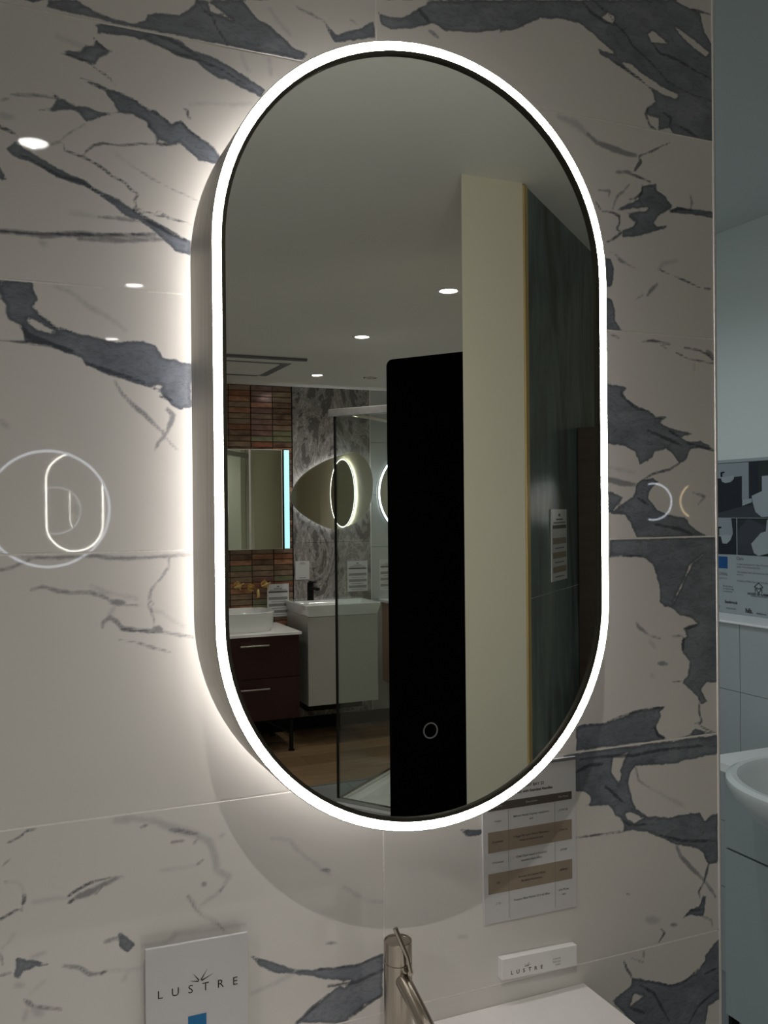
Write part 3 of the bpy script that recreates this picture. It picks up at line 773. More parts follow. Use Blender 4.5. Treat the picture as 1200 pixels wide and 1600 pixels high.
for a in ((x0+0.05, x0+0.095, y0+0.10, y1-0.10), (x1-0.10, x1-0.05, y0+0.07, y1-0.09), (x0+0.10, x1-0.10, y0+0.05, y0+0.11), (x0+0.10, x1-0.10, y1-0.125, y1-0.095)):
    obj('air_slot', MB().box(*a, CEIL-0.0135, CEIL-0.011), GREYINK, t)

# ---------------------------------------------------------------- the pill-shaped mirror cabinet
PCX, PCZ = 0.4651, 0.0822
def stadium(off, y, W=0.5, H=0.9, n=48):
    r = W/2-off; hz = (H-W)/2; P = []
    for k in range(n+1): a = math.pi*k/n; P.append((PCX+r*math.cos(a), y, PCZ+hz+r*math.sin(a)))
    for k in range(n+1): a = math.pi+math.pi*k/n; P.append((PCX+r*math.cos(a), y, PCZ-hz+r*math.sin(a)))
    return P
YF, YM, YB = -0.1364, -0.1328, -0.0293
pc = thing('pill_mirror_cabinet', (PCX, 0, PCZ), 'tall pill-shaped illuminated mirror cabinet with glowing rim on the marble wall', 'mirror')
obj('body', MB().loft([stadium(0.006, YB), stadium(0, YB-0.002), stadium(0, YF+0.0015)]).loft([stadium(0.006, YB), stadium(0.25-1e-4, YB)], smooth=False), SIDEM, pc)
obj('rim', MB().loft([stadium(0, YF+0.0015), stadium(0.0002, YF), stadium(0.0013, YF), stadium(0.0013, YF+0.001)]), SIDEM, pc)
obj('light_ring', MB().loft([stadium(0.0013, YF+0.0006), stadium(0.0108, YF+0.0006)], smooth=False), LED_W, pc)['label'] = 'glowing white light ring'
obj('inner_lip', MB().loft([stadium(0.0108, YF+0.0006), stadium(0.0111, YF), stadium(0.0152, YF), stadium(0.0152, YM)]), LIPM, pc)
obj('mirror_glass', MB().prism(stadium(0.0150, YM), (0, 0.004, 0)), MIRROR, pc)
obj('touch_sensor', MB().loft([[(PCX+r*math.cos(a), YM-0.0003, -0.2547+r*math.sin(a)) for a in [2*math.pi*i/40 for i in range(40)]] for r in (0.0078, 0.0094)], smooth=False), GREYINK, pc)['label'] = 'small grey ring-shaped touch sensor'
obj('wall_bracket', MB().prism(stadium(0.045, -0.0002), (0, YB-0.0008+0.0002, 0)), LIPM, pc)
obj('halo_strip', MB().loft([stadium(0.043, -0.006), stadium(0.043, YB+0.004)], smooth=False), LED_H, pc)['label'] = 'white halo light strip behind the cabinet'

# ---------------------------------------------------------------- counter, tap and cards under it
CT = -0.672
vn = thing('vanity_unit', (0.37, -0.23, FLOOR), 'blue vanity unit with stainless bar handles below the white counter', 'cabinet')
obj('body', MB().box(-0.02, 0.756, -0.43, -0.004, FLOOR+0.1, CT-0.021), NAVY, vn, 0.002)
for z0, z1 in ((FLOOR+0.11, -1.01), (-1.005, CT-0.03)):
    d = obj('drawer', MB().box(-0.017, 0.753, -0.449, -0.431, z0, z1), NAVY, vn, 0.002)
    hz = z1-0.05
    obj('handle', MB().tube([(0.27, -0.449, hz), (0.27, -0.475, hz), (0.47, -0.475, hz), (0.47, -0.449, hz)], 0.005), STEEL, d)
obj('plinth', MB().box(0.0, 0.736, -0.38, -0.02, FLOOR, FLOOR+0.1), BLACK, vn)
tag(obj('countertop', MB().box(-0.035, 0.768, -0.47, -0.0005, CT-0.02, CT), WHITEC, bevel=0.002), 'white vanity countertop against the marble wall, bottom centre', 'countertop')
tx, ty = 0.445, -0.08
tp = thing('basin_tap', (tx, ty, CT), 'tall brushed stainless steel basin tap standing below the pill mirror', 'tap')
R = 0.0170
def ringz(r, z, n=36): return [(tx+r*math.cos(a), ty+r*math.sin(a), z) for a in [2*math.pi*i/n for i in range(n)]]
obj('base_ring', MB().loft([ringz(0.022, CT), ringz(0.022, CT+0.004), ringz(0.0215, CT+0.005), ringz(R, CT+0.005)], cap0=True), STEEL, tp)
obj('column', MB().loft([ringz(R, CT+0.005), ringz(R, -0.5405), ringz(R-0.001, -0.5398), ringz(R-0.001, -0.539)], cap1=True), STEEL, tp)
obj('top_cap', MB().loft([ringz(R-0.001, -0.539), ringz(R, -0.5385), ringz(R, -0.5148), ringz(R-0.0006, -0.5142), ringz(R-0.0016, -0.5142), ringz(R-0.0022, -0.5156), ringz(0.001, -0.5156)], cap1=True), STEEL, tp)
obj('lever', MB().cyl((tx+0.006, ty-0.0150, -0.544), (tx+0.0062, ty-0.0235, -0.5445), 0.0042, n=16).tube([(tx+0.0062, ty-0.0225, -0.5450), (tx+0.003, ty-0.021, -0.527), (tx-0.0095, ty-0.014, -0.4930)], [0.0024, 0.0023, 0.0030]), STEEL, tp)
sp = [(tx, ty-0.004, -0.5535), (tx, ty-0.03, -0.5620), (tx, ty-0.060, -0.5730), (tx, ty-0.085, -0.584), (tx, ty-0.104, -0.596), (tx, ty-0.118, -0.612), (tx, ty-0.126, -0.630), (tx, ty-0.129, -0.645)]
def smoothp(P, n=5):
    P = [Vector(p) for p in P]; out = []
    for i in range(len(P)-1):
        p0, p1, p2, p3 = P[max(i-1, 0)], P[i], P[i+1], P[min(i+2, len(P)-1)]
        for k in range(n):
            t = k/n; out.append(0.5*((2*p1)+(p2-p0)*t+(2*p0-5*p1+4*p2-p3)*t*t+(3*p1-p0-3*p2+p3)*t**3))
    return out+[P[-1]]
obj('spout', MB().tube(smoothp(sp), 0.0094, 20), STEEL, tp)

def star(cx, cz, y, s, parent, m_=INK):
    """five-rayed burst above the card's lettering"""
    for k, (ang, L) in enumerate(((-76, .75), (-36, .9), (0, .0), (34, 1.0), (68, 1.05))):
        if not L: continue
        a = math.radians(90-ang); d = Vector((math.cos(a), 0, math.sin(a))); n = Vector((-d.z, 0, d.x))
        p = Vector((cx, y, cz))
        b = MB().prism([p+d*s*0.12-n*s*0.05, p+d*s*0.12+n*s*0.05, p+d*s*L], (0, 0.0004, 0))
        obj('logo_ray', b, m_, parent)
# upright card, left
cl = thing('lustre_display_card', (0.2185, -0.02, CT), 'upright white LUSTRE card standing on the counter at the left, blue square on it', 'sign')
dz = -0.006
obj('sheet', MB().prism([(0.1588, -0.02, -0.496), (0.2778, -0.02, -0.4985), (0.2778, -0.02, CT), (0.1588, -0.02, CT)], (0, 0.004, 0)), CARD, cl, 0.0005)
obj('foot', MB().box(0.17, 0.267, -0.016, -0.001, CT, CT+0.006), ACRYL, cl)
for i, ch in enumerate('LUSTRE'):
    text(ch, 0.0135, (0.1747+i*0.0174, -0.0203, -0.5505-i*0.0005), (1, 0, 0), (0, 0, 1), INK, cl, name='letter')
star(0.2205, -0.5445, -0.0203, 0.0155, cl)
obj('blue_square', MB().box(0.2063, 0.2275, -0.0204, -0.0200, -0.614, -0.5822), BLUEP, cl)
# small acrylic block, right
cr = thing('lustre_name_plate', (0.684, -0.012, -0.622), 'small white LUSTRE name plate mounted on the marble wall right of the tap', 'sign')
obj('block', MB().prism([(0.6285, -0.012, -0.6066), (0.7490, -0.012, -0.6102), (0.7490, -0.012, -0.6392), (0.6283, -0.012, -0.6345)], (0, 0.0118, 0)), ACRYL, cr, 0.0005)
for i, ch in enumerate('LUSTRE'):
    text(ch, 0.0074, (0.6436+i*0.0094, -0.0123, -0.6271-i*0.00035), (1, 0, 0), (0, 0, 1), INK, cr, name='letter', bold=0.00012)
star(0.6672, -0.6231, -0.0123, 0.0066, cr)
for i, s_ in enumerate(('SCAN ME', 'FOR OUR', 'VIDEO')):
    text(s_, 0.0030, (0.7215, -0.0123, -0.6226-i*0.0042), (1, 0, -0.03), (0, 0, 1), GREYINK, cr, align='RIGHT')
# price list
pcx0, pcx1 = 0.6045, 0.7553
pl = thing('price_card', (0.68, 0, -0.455), 'white price list card on the marble wall partly behind the pill mirror', 'sign')
obj('holder', MB().prism([(pcx0, -0.004, -0.3485), (pcx1, -0.004, -0.3495), (pcx1-0.0008, -0.004, -0.5606), (pcx0+0.002, -0.004, -0.5592)], (0, 0.0038, 0)), CARD, pl, 0.0004)
obj('holder_lip', MB().box(pcx0+0.001, pcx1-0.001, -0.0052, -0.0040, -0.3535, -0.3495), GREYINK, pl)
def row(z0, z1, m_, nm): obj(nm, MB().prism([(0.6129, -0.0043, z1), (0.7477, -0.0043, z1-0.0004), (0.7477, -0.0043, z0-0.0004), (0.6129, -0.0043, z0)], (0, 0.0003, 0)), m_, pl)
row(-0.4078, -0.3968, TAUPE, 'header_bar'); row(-0.4640, -0.4362, BEIGE, 'table_row'); row(-0.5196, -0.4920, BEIGE, 'table_row')
for xx in (0.6447, 0.7193):
    obj('column_line', MB().box(xx-0.00015, xx+0.00015, -0.0044, -0.0041, -0.556, -0.4085), GREYINK, pl)
def pt(s_, size, x, z, m_=INK, b=0.0): text(s_, size, (x, -0.0047, z), (1, 0, -0.004), (0, 0, 1), m_, pl, bold=b)
pt('DISPLAY BAY 22', 0.0058, 0.6815, -0.3795, b=0.0001); pt('880 Blue with Stainless Handles', 0.0054, 0.6815, -0.3872, b=0.0001)
pt('Supplier', 0.0040, 0.6290, -0.4022, WINK); pt('Description', 0.0040, 0.6820, -0.4022, WINK); pt('Our Price', 0.0040, 0.7335, -0.4026, WINK)
for z, a, d1, d2, pr_ in ((-0.4222, 'Utopia', '880mm Ready Cayman washbasin', 'unit', '\u00a31347.00'), (-0.4500, 'Crosswater', '3 Stage 3ft Lever Mixer Monobloc', 'mixer in stainless steel', '\u00a3396.00'),
                         (-0.4778, 'Crosswater', 'Click Clack waste in brushed', 'stainless steel effect', '\u00a379.00'), (-0.5056, 'HiB', 'Xenisna 50 Cabinet Pill in', 'Brushed Aluminium', '\u00a3549.00'),
                         (-0.5335, 'CTD', 'Tuscany Blue Marble 32 x 62 Blue', '', '\u00a324.70 per')):
    pt(a, 0.0038, 0.6280, z); pt(d1, 0.0042, 0.6810, z+(0.0026 if d2 else 0)); pt(pr_, 0.0040, 0.7333, z+0.001)
    if d2: pt(d2, 0.0042, 0.6810, z-0.0034)
pt('sqm', 0.0040, 0.7333, -0.5388)

# ---------------------------------------------------------------- side bay: poster, basin unit
def yz(y, z, x=2.1875): return (x, y, z)
def pbox(name, y0, y1, z0, z1, m_, parent, x=2.1875, t_=0.0006): return obj(name, MB().box(x, x+t_, min(y0, y1), max(y0, y1), min(z0, z1), max(z0, z1)), m_, parent)
po = thing('poster', (2.19, 0.95, -0.1), 'tall printed showroom poster with bathroom photographs on the grey bay wall', 'poster')
P1 = mat('photo_navy', (0.006, 0.010, 0.022), 0.5, noise=(8, 0.2, (1,1,1))); P2 = mat('photo_pale', (0.27, 0.30, 0.33), 0.5, noise=(5, 0.08, (1,1,1)))
P3 = mat('photo_floor', (0.035, 0.04, 0.055), 0.5, noise=(6, 0.15, (1,1,1))); P4 = mat('photo_green', (0.010, 0.020, 0.017), 0.5, noise=(6, 0.3, (1,1,1)))
P5 = mat('photo_white', (0.34, 0.37, 0.40), 0.5, noise=(5, 0.05, (1,1,1))); PCARD = mat('poster_paper', (0.34, 0.37, 0.39), 0.3, noise=(5, 0.02, (1,1,1)))
obj('sheet', MB().box(2.188, 2.19, 0.62, 1.30, -0.347, 0.150), PCARD, po)
XP = 2.1878
def ppoly(name, pts, m_, lay=1): return obj(name, MB().prism([(XP-0.0004*lay, y_, z_) for y_, z_ in pts], (0.0003, 0, 0)), m_, po)
ppoly('photo', [(1.295, 0.140), (0.63, 0.140), (0.63, -0.0359), (1.295, -0.0359)], P4)
ppoly('photo_floor', [(1.295, -0.0359), (0.63, -0.0359), (0.63, 0.01), (1.05, 0.004), (1.126, 0.0), (1.24, -0.024), (1.295, -0.03)], P3, 2)
ppoly('photo_wall', [(1.295, 0.138), (1.097, 0.138), (1.097, 0.022), (1.126, 0.020), (1.295, 0.06)], P2, 2)
ppoly('photo_dark_wall', [(1.097, 0.138), (1.060, 0.138), (1.060, 0.018), (1.097, 0.020)], P1, 2)
ppoly('photo_cabinet', [(1.295, 0.088), (1.125, 0.095), (1.126, 0.0), (1.24, -0.024), (1.295, -0.032)], P1, 3)
ppoly('photo_basin', [(1.215, 0.094), (1.155, 0.099), (1.160, 0.086), (1.172, 0.078), (1.195, 0.075), (1.210, 0.080)], P5, 4)
ppoly('photo_tap', [(1.216, 0.111), (1.199, 0.112), (1.199, 0.109), (1.209, 0.107), (1.209, 0.096), (1.215, 0.096)], BLACK, 5)
ppoly('photo_skirting', [(1.124, 0.020), (1.085, 0.024), (1.085, 0.012), (1.124, 0.001)], P5, 3)
ppoly('photo_toilet', [(1.085, 0.032), (1.043, 0.046), (1.043, 0.092), (0.99, 0.094), (0.99, -0.030), (1.045, -0.0345), (1.070, -0.018), (1.081, 0.012)], P5, 4)
ppoly('photo', [(1.295, -0.038), (1.151, -0.038), (1.151, -0.1545), (1.295, -0.1555)], P1, 1)
ppoly('photo_wall', [(1.295, -0.038), (1.172, -0.038), (1.165, -0.090), (1.236, -0.0955), (1.295, -0.096)], P2, 2)
ppoly('photo_basin', [(1.236, -0.095), (1.167, -0.0905), (1.175, -0.108), (1.192, -0.1205), (1.210, -0.120), (1.217, -0.098)], P5, 3)
ppoly('photo_tap', [(1.232, -0.066), (1.214, -0.066), (1.214, -0.070), (1.225, -0.072), (1.225, -0.0945), (1.232, -0.0945)], BLACK, 4)
ppoly('photo', [(1.147, -0.038), (0.63, -0.038), (0.63, -0.1555), (1.147, -0.1545)], P4, 1)
ppoly('photo_floor', [(1.145, -0.075), (1.10, -0.04), (1.03, -0.06), (1.06, -0.150), (1.145, -0.150)], P3, 2)
ppoly('photo_toilet', [(1.089, -0.118), (1.050, -0.083), (1.03, -0.078), (1.025, -0.042), (1.0, -0.04), (1.0, -0.14), (1.06, -0.1545), (1.078, -0.146)], P5, 3)
ppoly('blue_square', [(1.26, -0.1625), (1.190, -0.1625), (1.190, -0.2005), (1.26, -0.2015)], BLUEP2, 1)
def ptx(s_, size, y_, z_, m_=GREYINK, al='LEFT', sp_=1.0, b=0.0, sx=1.0): text(s_, size, (XP-0.0012, y_, z_), (0, -1, 0), (0, 0, 1), m_, po, align=al, spacing=sp_, bold=b, sx=sx)
ptx('ROMAL', 0.0135, 1.236, -0.2186, GREYINK, sp_=1.05); ptx('designed for you', 0.0065, 1.232, -0.2325)
ptx('Clara', 0.0140, 1.1515, -0.1660)
for z_, s_ in ((-0.1835, 'A clean, contemporary range of furniture and'), (-0.1925, 'basins in five finishes by Clara'), (-0.2085, 'The complete look: wall hung units, toilets and'), (-0.2170, 'mirrors'), (-0.2365, 'Available in White, Navy and Grey gloss')):
    ptx(s_, 0.0080, 1.1500, z_)
for i, s_ in enumerate(('Scan the code to', 'view the full range', 'in our brochure')): ptx(s_, 0.0064, 1.2105, -0.2575-i*0.0085, INK)
hy, hzz = 1.0610, -0.2380
def bar(p, q, w_, nm='house_line'):
    a, b_ = Vector((XP-0.0008, *p)), Vector((XP-0.0008, *q)); d = (b_-a).normalized(); n = Vector((0, -d.z, d.y))*w_/2
    obj(nm, MB().prism([a-n, a+n, b_+n, b_-n], (0.0003, 0, 0)), INK, po)
for p, q in (((1.0795, -0.2525), (hy, hzz)), ((hy, hzz), (1.0430, -0.2515)), ((1.0745, -0.2495), (1.0745, -0.2680)), ((1.0475, -0.2495), (1.0475, -0.2680)),
             ((1.0700, -0.2600), (1.0610, -0.2690)), ((1.0610, -0.2690), (1.0520, -0.2600)), ((1.0700, -0.2600), (1.0700, -0.2530)), ((1.0520, -0.2600), (1.0520, -0.2530)), ((1.0700, -0.2530), (1.0610, -0.2570)), ((1.0610, -0.2570), (1.0520, -0.2530))):
    bar(p, q, 0.0020)
ptx('HOUSE OF KARMEN', 0.0105, hy-0.003, -0.2742, INK, 'CENTER', b=0.0002); ptx('BATHROOMS & KITCHENS', 0.0055, hy-0.003, -0.2808, INK, 'CENTER')
ptx('Eastbrook', 0.0130, 1.2020, -0.3080, INK, b=0.0002); ptx('crosswater', 0.0095, 1.1970, -0.3275, GREYINK); ptx('D', 0.011, 1.232, -0.3275, INK); ptx('hib.', 0.0210, 1.1150, -0.3285, INK, b=0.0004)
ptx('Ambiance', 0.0095, 1.0700, -0.3330, INK)

# basin unit in the bay
CX0, CX1, CY0, CY1, CZ = 1.79, 2.05, 0.02, 0.80, -0.70
bu = thing('shaker_basin_unit', (1.92, 0.42, FLOOR), 'grey-green shaker basin cabinet standing in the side bay at the right edge', 'cabinet')
obj('body', MB().box(CX0+0.02, CX0+0.036, CY0, CY1-0.006, -0.90, CZ).box(CX0+0.02, CX1-0.001, CY0, CY1-0.006, FLOOR+0.07, -0.90).box(CX0+0.036, CX1-0.001, CY0, CY0+0.016, -0.90, CZ), SHAKER, bu)
obj('side_panel', MB().box(CX0+0.018, CX1-0.001, CY1-0.006, CY1+0.006, FLOOR+0.0, CZ), BLACK, bu)
dr = obj('drawer', MB().box(CX0, CX0+0.019, CY0, CY1-0.004, -0.904, CZ-0.008), SHAKER, bu, 0.0015)
def shaker_door(y0, y1, z0, z1):
    b_ = MB(); w_ = 0.052; t0, t1 = CX0, CX0+0.019; e = 0.165 if y1 > 0.7 else w_
    b_.box(t0, t1, y0, y0+w_, z0, z1).box(t0, t1, y1-e, y1, z0, z1).box(t0, t1, y0+w_, y1-e, z0, z0+w_-0.006).box(t0, t1, y0+w_, y1-e, z1-w_, z1)
    d = obj('door', b_, SHAKER, bu)
    obj('door_panel', MB().box(t0+0.012, t1-0.001, y0+w_, y1-e, z0+w_-0.006, z1-w_), SHAKER, d)
shaker_door(0.405, CY1-0.004, -1.348, -0.909); shaker_door(CY0, 0.40, -1.348, -0.909)
obj('plinth', MB().box(CX0+0.04, CX1-0.01, CY0+0.01, CY1-0.01, FLOOR, FLOOR+0.068), SHAKER, bu)
notch = [(1.80+0.243*math.cos(a), 0.43+0.263*math.sin(a), CZ) for a in [math.radians(-96+192*i/40) for i in range(41)]]
tag(obj('bay_countertop', MB().prism([(1.775, -0.01, CZ)] + notch + [(1.775, 0.853, CZ), (2.049, 0.853, CZ), (2.049, -0.01, CZ)], (0, 0, 0.022)), WHITEC), 'pale slim countertop under the round basin in the side bay', 'countertop')
bs = thing('semi_recessed_basin', (1.80, 0.43, CZ), 'round white ceramic basin overhanging the grey-green cabinet at the right edge', 'basin')
def ell(rx, ry, z, dx=0.0, n=56): return [(1.80+dx+rx*math.cos(a), 0.43+ry*math.sin(a), z) for a in [2*math.pi*i/n for i in range(n)]]
RZ = -0.640
obj('bowl', MB().loft([ell(0.235, 0.255, RZ), ell(0.247, 0.268, RZ-0.006), ell(0.248, 0.269, RZ-0.018), ell(0.236, 0.256, RZ-0.05, 0.005), ell(0.20, 0.215, RZ-0.10, 0.015), ell(0.14, 0.15, RZ-0.14, 0.03), ell(0.08, 0.09, RZ-0.155, 0.03)], cap1=True)
    .loft([ell(0.235, 0.255, RZ), ell(0.222, 0.243, RZ-0.001), ell(0.212, 0.233, RZ-0.012), ell(0.195, 0.212, RZ-0.06), ell(0.15, 0.165, RZ-0.105), ell(0.08, 0.09, RZ-0.125), ell(0.022, 0.022, RZ-0.128)], cap1=True), CERAM, bs)
obj('drain', MB().loft([ell(0.024, 0.024, RZ-0.1265), ell(0.022, 0.022, RZ-0.124), ell(0.001, 0.001, RZ-0.1235)]), CHROME, bs)
obj('overflow', MB().cyl((1.97, 0.43, RZ-0.035), (1.962, 0.43, RZ-0.037), 0.012, n=20), CHROME, bs)

# ---------------------------------------------------------------- things seen in the mirror: display wall opposite
def frame_basis(nrm):
    n = norm(nrm); u = Vector((-n.y, n.x, 0)).normalized(); return n, u
def round_mirror(name, c, nrm, r, ringw, led, label, halo=None, depth=0.03, gap=0.02, group=None, arc=None):
    """disc mirror with a lit rim; nrm points into the room"""
    n, u = frame_basis(nrm); c = Vector(c); z = Vector((0, 0, 1))
    def ring(rad, d): return [c + n*d + (u*math.cos(a)+z*math.sin(a))*rad for a in [2*math.pi*i/72 for i in range(72)]]
    t = thing(name, c, label, 'mirror', group)
    obj('body', MB().loft([ring(r-0.01, gap), ring(r, gap), ring(r, gap+depth), ring(r-0.001, gap+depth)], cap0=False), SIDEM, t)
    if arc:
        def part(rad): return [c + n*(gap+depth+0.001) + (u*math.cos(a)+z*math.sin(a))*rad for a in [math.radians(arc[0]+(arc[1]-arc[0])*i/40) for i in range(41)]]
        obj('light_ring', MB().loft([part(r-0.002), part(r-0.002-ringw)], close=False, smooth=False), led, t)
    else: obj('light_ring', MB().loft([ring(r-0.001, gap+depth), ring(r-0.001-ringw, gap+depth)], smooth=False), led, t)
    obj('mirror_glass', MB().prism(ring(r-0.001-ringw, gap+depth-0.0005), -n*0.004), MIRROR, t)
    obj('wall_bracket', MB().prism(ring(r-0.06 if r > 0.1 else r*0.5, 0.0003), n*(gap+depth-0.006)), LIPM, t)
    if halo: obj('halo_strip', MB().loft([ring(r-0.055, 0.003), ring(r-0.055, gap-0.003)], smooth=False), halo, t)
    return t
tl = math.radians(-2.0)
round_mirror('round_mirror', (0.29, -3.985, 0.012), (math.sin(tl), math.cos(tl), 0), 0.308, 0.013, LED_B, 'large round mirror with cool white light ring on the grey pier opposite', depth=0.03, gap=0.03)
round_mirror('round_mirror', (2.70, YO, 0.11), (0, 1, 0), 0.31, 0.012, LED_B, 'round lit mirror on pale tiles just right of the pebble mirror', halo=LED_B)
round_mirror('round_mirror', (SX, -2.48, 0.155), (-1, 0, 0), 0.32, 0.010, LED_N, 'round lit mirror on the cream side wall, seen inside the pebble mirror', halo=mat('side_halo_led', (.9, .9, .9), .5, emit=(1.0, 0.96, 0.86), es=40), gap=0.018, depth=0.008)
mc = R0 + A2*0.265
round_mirror('magnifying_mirror', (mc.x, mc.y, 0.02), (-A2.y, A2.x, 0), 0.074, 0.007, LED_B, 'small round lit shaving mirror on the added blocking wall', depth=0.02, gap=0.03, arc=(75, 285))
round_mirror('magnifying_mirror', (mc.x+A2.x*0.17, mc.y+A2.y*0.17, 0.02), (-A2.y, A2.x, 0), 0.074, 0.006, LED_O, 'small round shaving mirror with amber light ring on the added blocking wall', depth=0.02, gap=0.03, arc=(-55, 55))
# pebble mirror
egg = [(1.784, .093), (1.855, .216), (1.986, .304), (2.12, .356), (2.22, .379), (2.301, .342), (2.347, .262), (2.360, .155), (2.335, .027), (2.275, -.057), (2.183, -.107), (2.071, -.126), (1.939, -.074), (1.831, .002)]
E_ = []
for i in range(len(egg)):
    p = [Vector(egg[(i+k) % len(egg)]) for k in (-1, 0, 1, 2)]
    for k in range(6):
        q = k/6; E_.append(0.5*((2*p[1])+(p[2]-p[0])*q+(2*p[0]-5*p[1]+4*p[2]-p[3])*q*q+(3*p[1]-p[0]-3*p[2]+p[3])*q**3))
ec = sum(E_, Vector((0, 0)))/len(E_)
def eo(off, y):
    out = []; n = len(E_)
    for i in range(n):
        d = (E_[(i+1) % n]-E_[i-1]).normalized(); nn = Vector((-d.y, d.x)); nn = nn if nn.dot(E_[i]-ec) > 0 else -nn
        v = E_[i]-nn*off; out.append((v.x, y, v.y))
    return out
t = thing('pebble_mirror', (2.08, YO, 0.12), 'backlit pebble-shaped mirror on the swirling grey marble panel', 'mirror')
obj('body', MB().loft([eo(0.012, YO+0.022), eo(0.0, YO+0.024), eo(0.0, YO+0.034), eo(0.002, YO+0.036)]), OFFW, t)
obj('mirror_glass', MB().prism(eo(0.002, YO+0.0362), (0, -0.004, 0)), MIRROR, t)
obj('wall_bracket', MB().prism(eo(0.06, YO+0.0005), (0, 0.03, 0)), LIPM, t)
obj('halo_strip', MB().loft([eo(0.055, YO+0.004), eo(0.055, YO+0.019)], smooth=False), mat('pebble_halo_led', (.9, .9, .9), .5, emit=(0.95, 0.97, 1.0), es=22), t)
# mirrored wall cabinet
x0, x1, z0, z1, yb, yf = 1.05, 1.748, -0.243, 0.383, YO+0.003, YO+0.135
t = thing('mirror_cabinet', (1.4, YO, 0.07), 'mirrored wall cabinet with cyan light strip on the copper finger tiles', 'mirror')
obj('body', MB().box(x0, x1, yb, yf-0.02, z0, z1), mat('smoked_cabinet_sides', (0.05, 0.055, 0.055), 0.2, noise=(4, .1, (1,1,1))), t, 0.001)
for a, b_ in ((x0, 1.28), (1.283, 1.49), (1.493, 1.700)):
    d = obj('door', MB().box(a, b_, yf-0.019, yf-0.002, z0+0.002, z1-0.002), ALU, t)
    obj('mirror_glass', MB().box(a+0.004, b_-0.004, yf-0.002, yf, z0+0.004, z1-0.004), MIRROR, d)
obj('side_profile', MB().box(1.702, 1.712, yf-0.019, yf, z0, z1), BLACK, t)
obj('light_strip', MB().box(1.714, 1.7465, yf-0.018, yf-0.004, z0+0.004, z1-0.004), LED_C, t)['label'] = 'glowing cyan light strip'
# dark red vanity with vessel bowl
x0, x1, yf, zt, zb = 1.10, 1.682, -4.35, -0.732, -1.222
t = thing('red_vanity_unit', (1.39, -4.6, FLOOR), 'dark red two-drawer vanity unit on thin black legs under the copper tiles', 'cabinet')
obj('body', MB().box(x0, x1, YO+0.03, yf-0.02, zb, zt), RED, t, 0.001)
for a, b_ in ((-0.975, zt-0.003), (zb, -0.979)):
    d = obj('drawer', MB().box(x0, x1, yf-0.02, yf, a, b_), RED, t, 0.0015)
    hz = -0.7815 if a > -1 else -1.034
    obj('handle', MB().tube([(1.33, yf, hz), (1.33, yf+0.022, hz)], 0.0045).tube([(1.485, yf, hz), (1.485, yf+0.022, hz)], 0.0045).tube([(1.322, yf+0.024, hz), (1.493, yf+0.024, hz)], 0.0055), CHROME, d)
for lx in (x0+0.03, x1-0.045):
    for ly in (yf-0.03, YO+0.08):
        obj('leg', MB().cyl((lx, ly, FLOOR), (lx, ly, zb), 0.0125, n=14).cyl((lx, ly, FLOOR), (lx, ly, FLOOR+0.006), 0.018, n=14), BLACK, t)
obj('frame_rail', MB().box(x0+0.02, x1-0.035, yf-0.04, yf-0.02, zb-0.014, zb), BLACK, t)
obj('brace', MB().tube([(x1-0.045, yf-0.03, FLOOR+0.10), (x1-0.20, yf-0.03, zb-0.01)], 0.006), BLACK, t)
obj('brace', MB().tube([(x0+0.03, yf-0.03, FLOOR+0.10), (x0+0.185, yf-0.03, zb-0.01)], 0.006), BLACK, t)
tag(obj('slim_countertop', MB().box(x0-0.012, x1+0.014, YO+0.002, yf+0.008, zt, zt+0.016), WHITEC, bevel=0.0015), 'slim pale countertop on the dark red vanity', 'countertop')
def sup(cx, cy, rx, ry, z, n=48, e=0.62):
    out = []
    for i in range(n):
        a = 2*math.pi*i/n; c_, s_ = math.cos(a), math.sin(a)
        out.append((cx+rx*math.copysign(abs(c_)**e, c_), cy+ry*math.copysign(abs(s_)**e, s_), z))
    return out
zt2 = zt+0.016; bc = (1.375, -4.56)
tb = thing('vessel_basin', (bc[0], bc[1], zt2), 'pale oval vessel basin sitting on the dark red vanity', 'basin')
obj('bowl', MB().loft([sup(*bc, .180, .145, zt2), sup(*bc, .193, .158, zt2+.03), sup(*bc, .201, .166, -0.602), sup(*bc, .198, .163, -0.5985), sup(*bc, .192, .157, -0.601), sup(*bc, .178, .143, -0.66), sup(*bc, .12, .09, -0.70), sup(*bc, .02, .02, -0.703)], cap0=True, cap1=True), CERAM, tb)
obj('waste', MB().cyl((bc[0], bc[1], -0.7025), (bc[0], bc[1], -0.699), 0.022, n=20), BRASS, tb)
tw = thing('wall_tap', (1.49, YO, -0.48), 'brass wall-mounted tap with two lever handles above the oval basin', 'tap')
def xx(px): return px
for hx, hz in ((1.44, -0.468), (1.615, -0.468)):
    h = obj('handle', MB().cyl((hx, YO, hz), (hx, YO+0.045, hz), 0.017, n=18).cyl((hx, YO, hz), (hx, YO+0.004, hz), 0.024, n=18), BRASS, tw)
    obj('lever', MB().tube([(hx-0.03, YO+0.040, hz-0.012), (hx, YO+0.042, hz), (hx+0.03, YO+0.040, hz+0.012)], 0.006).tube([(hx-0.012, YO+0.040, hz+0.03), (hx, YO+0.042, hz), (hx+0.012, YO+0.040, hz-0.03)], 0.005), BRASS, h)
obj('spout', MB().tube(smoothp([(1.527, YO, -0.487), (1.527, YO+0.10, -0.485), (1.527, YO+0.155, -0.492), (1.527, YO+0.168, -0.515), (1.527, YO+0.168, -0.535)]), 0.011, 14), BRASS, tw)
obj('cover_plate', MB().cyl((1.527, YO, -0.487), (1.527, YO+0.005, -0.487), 0.026, n=20), BRASS, tw)
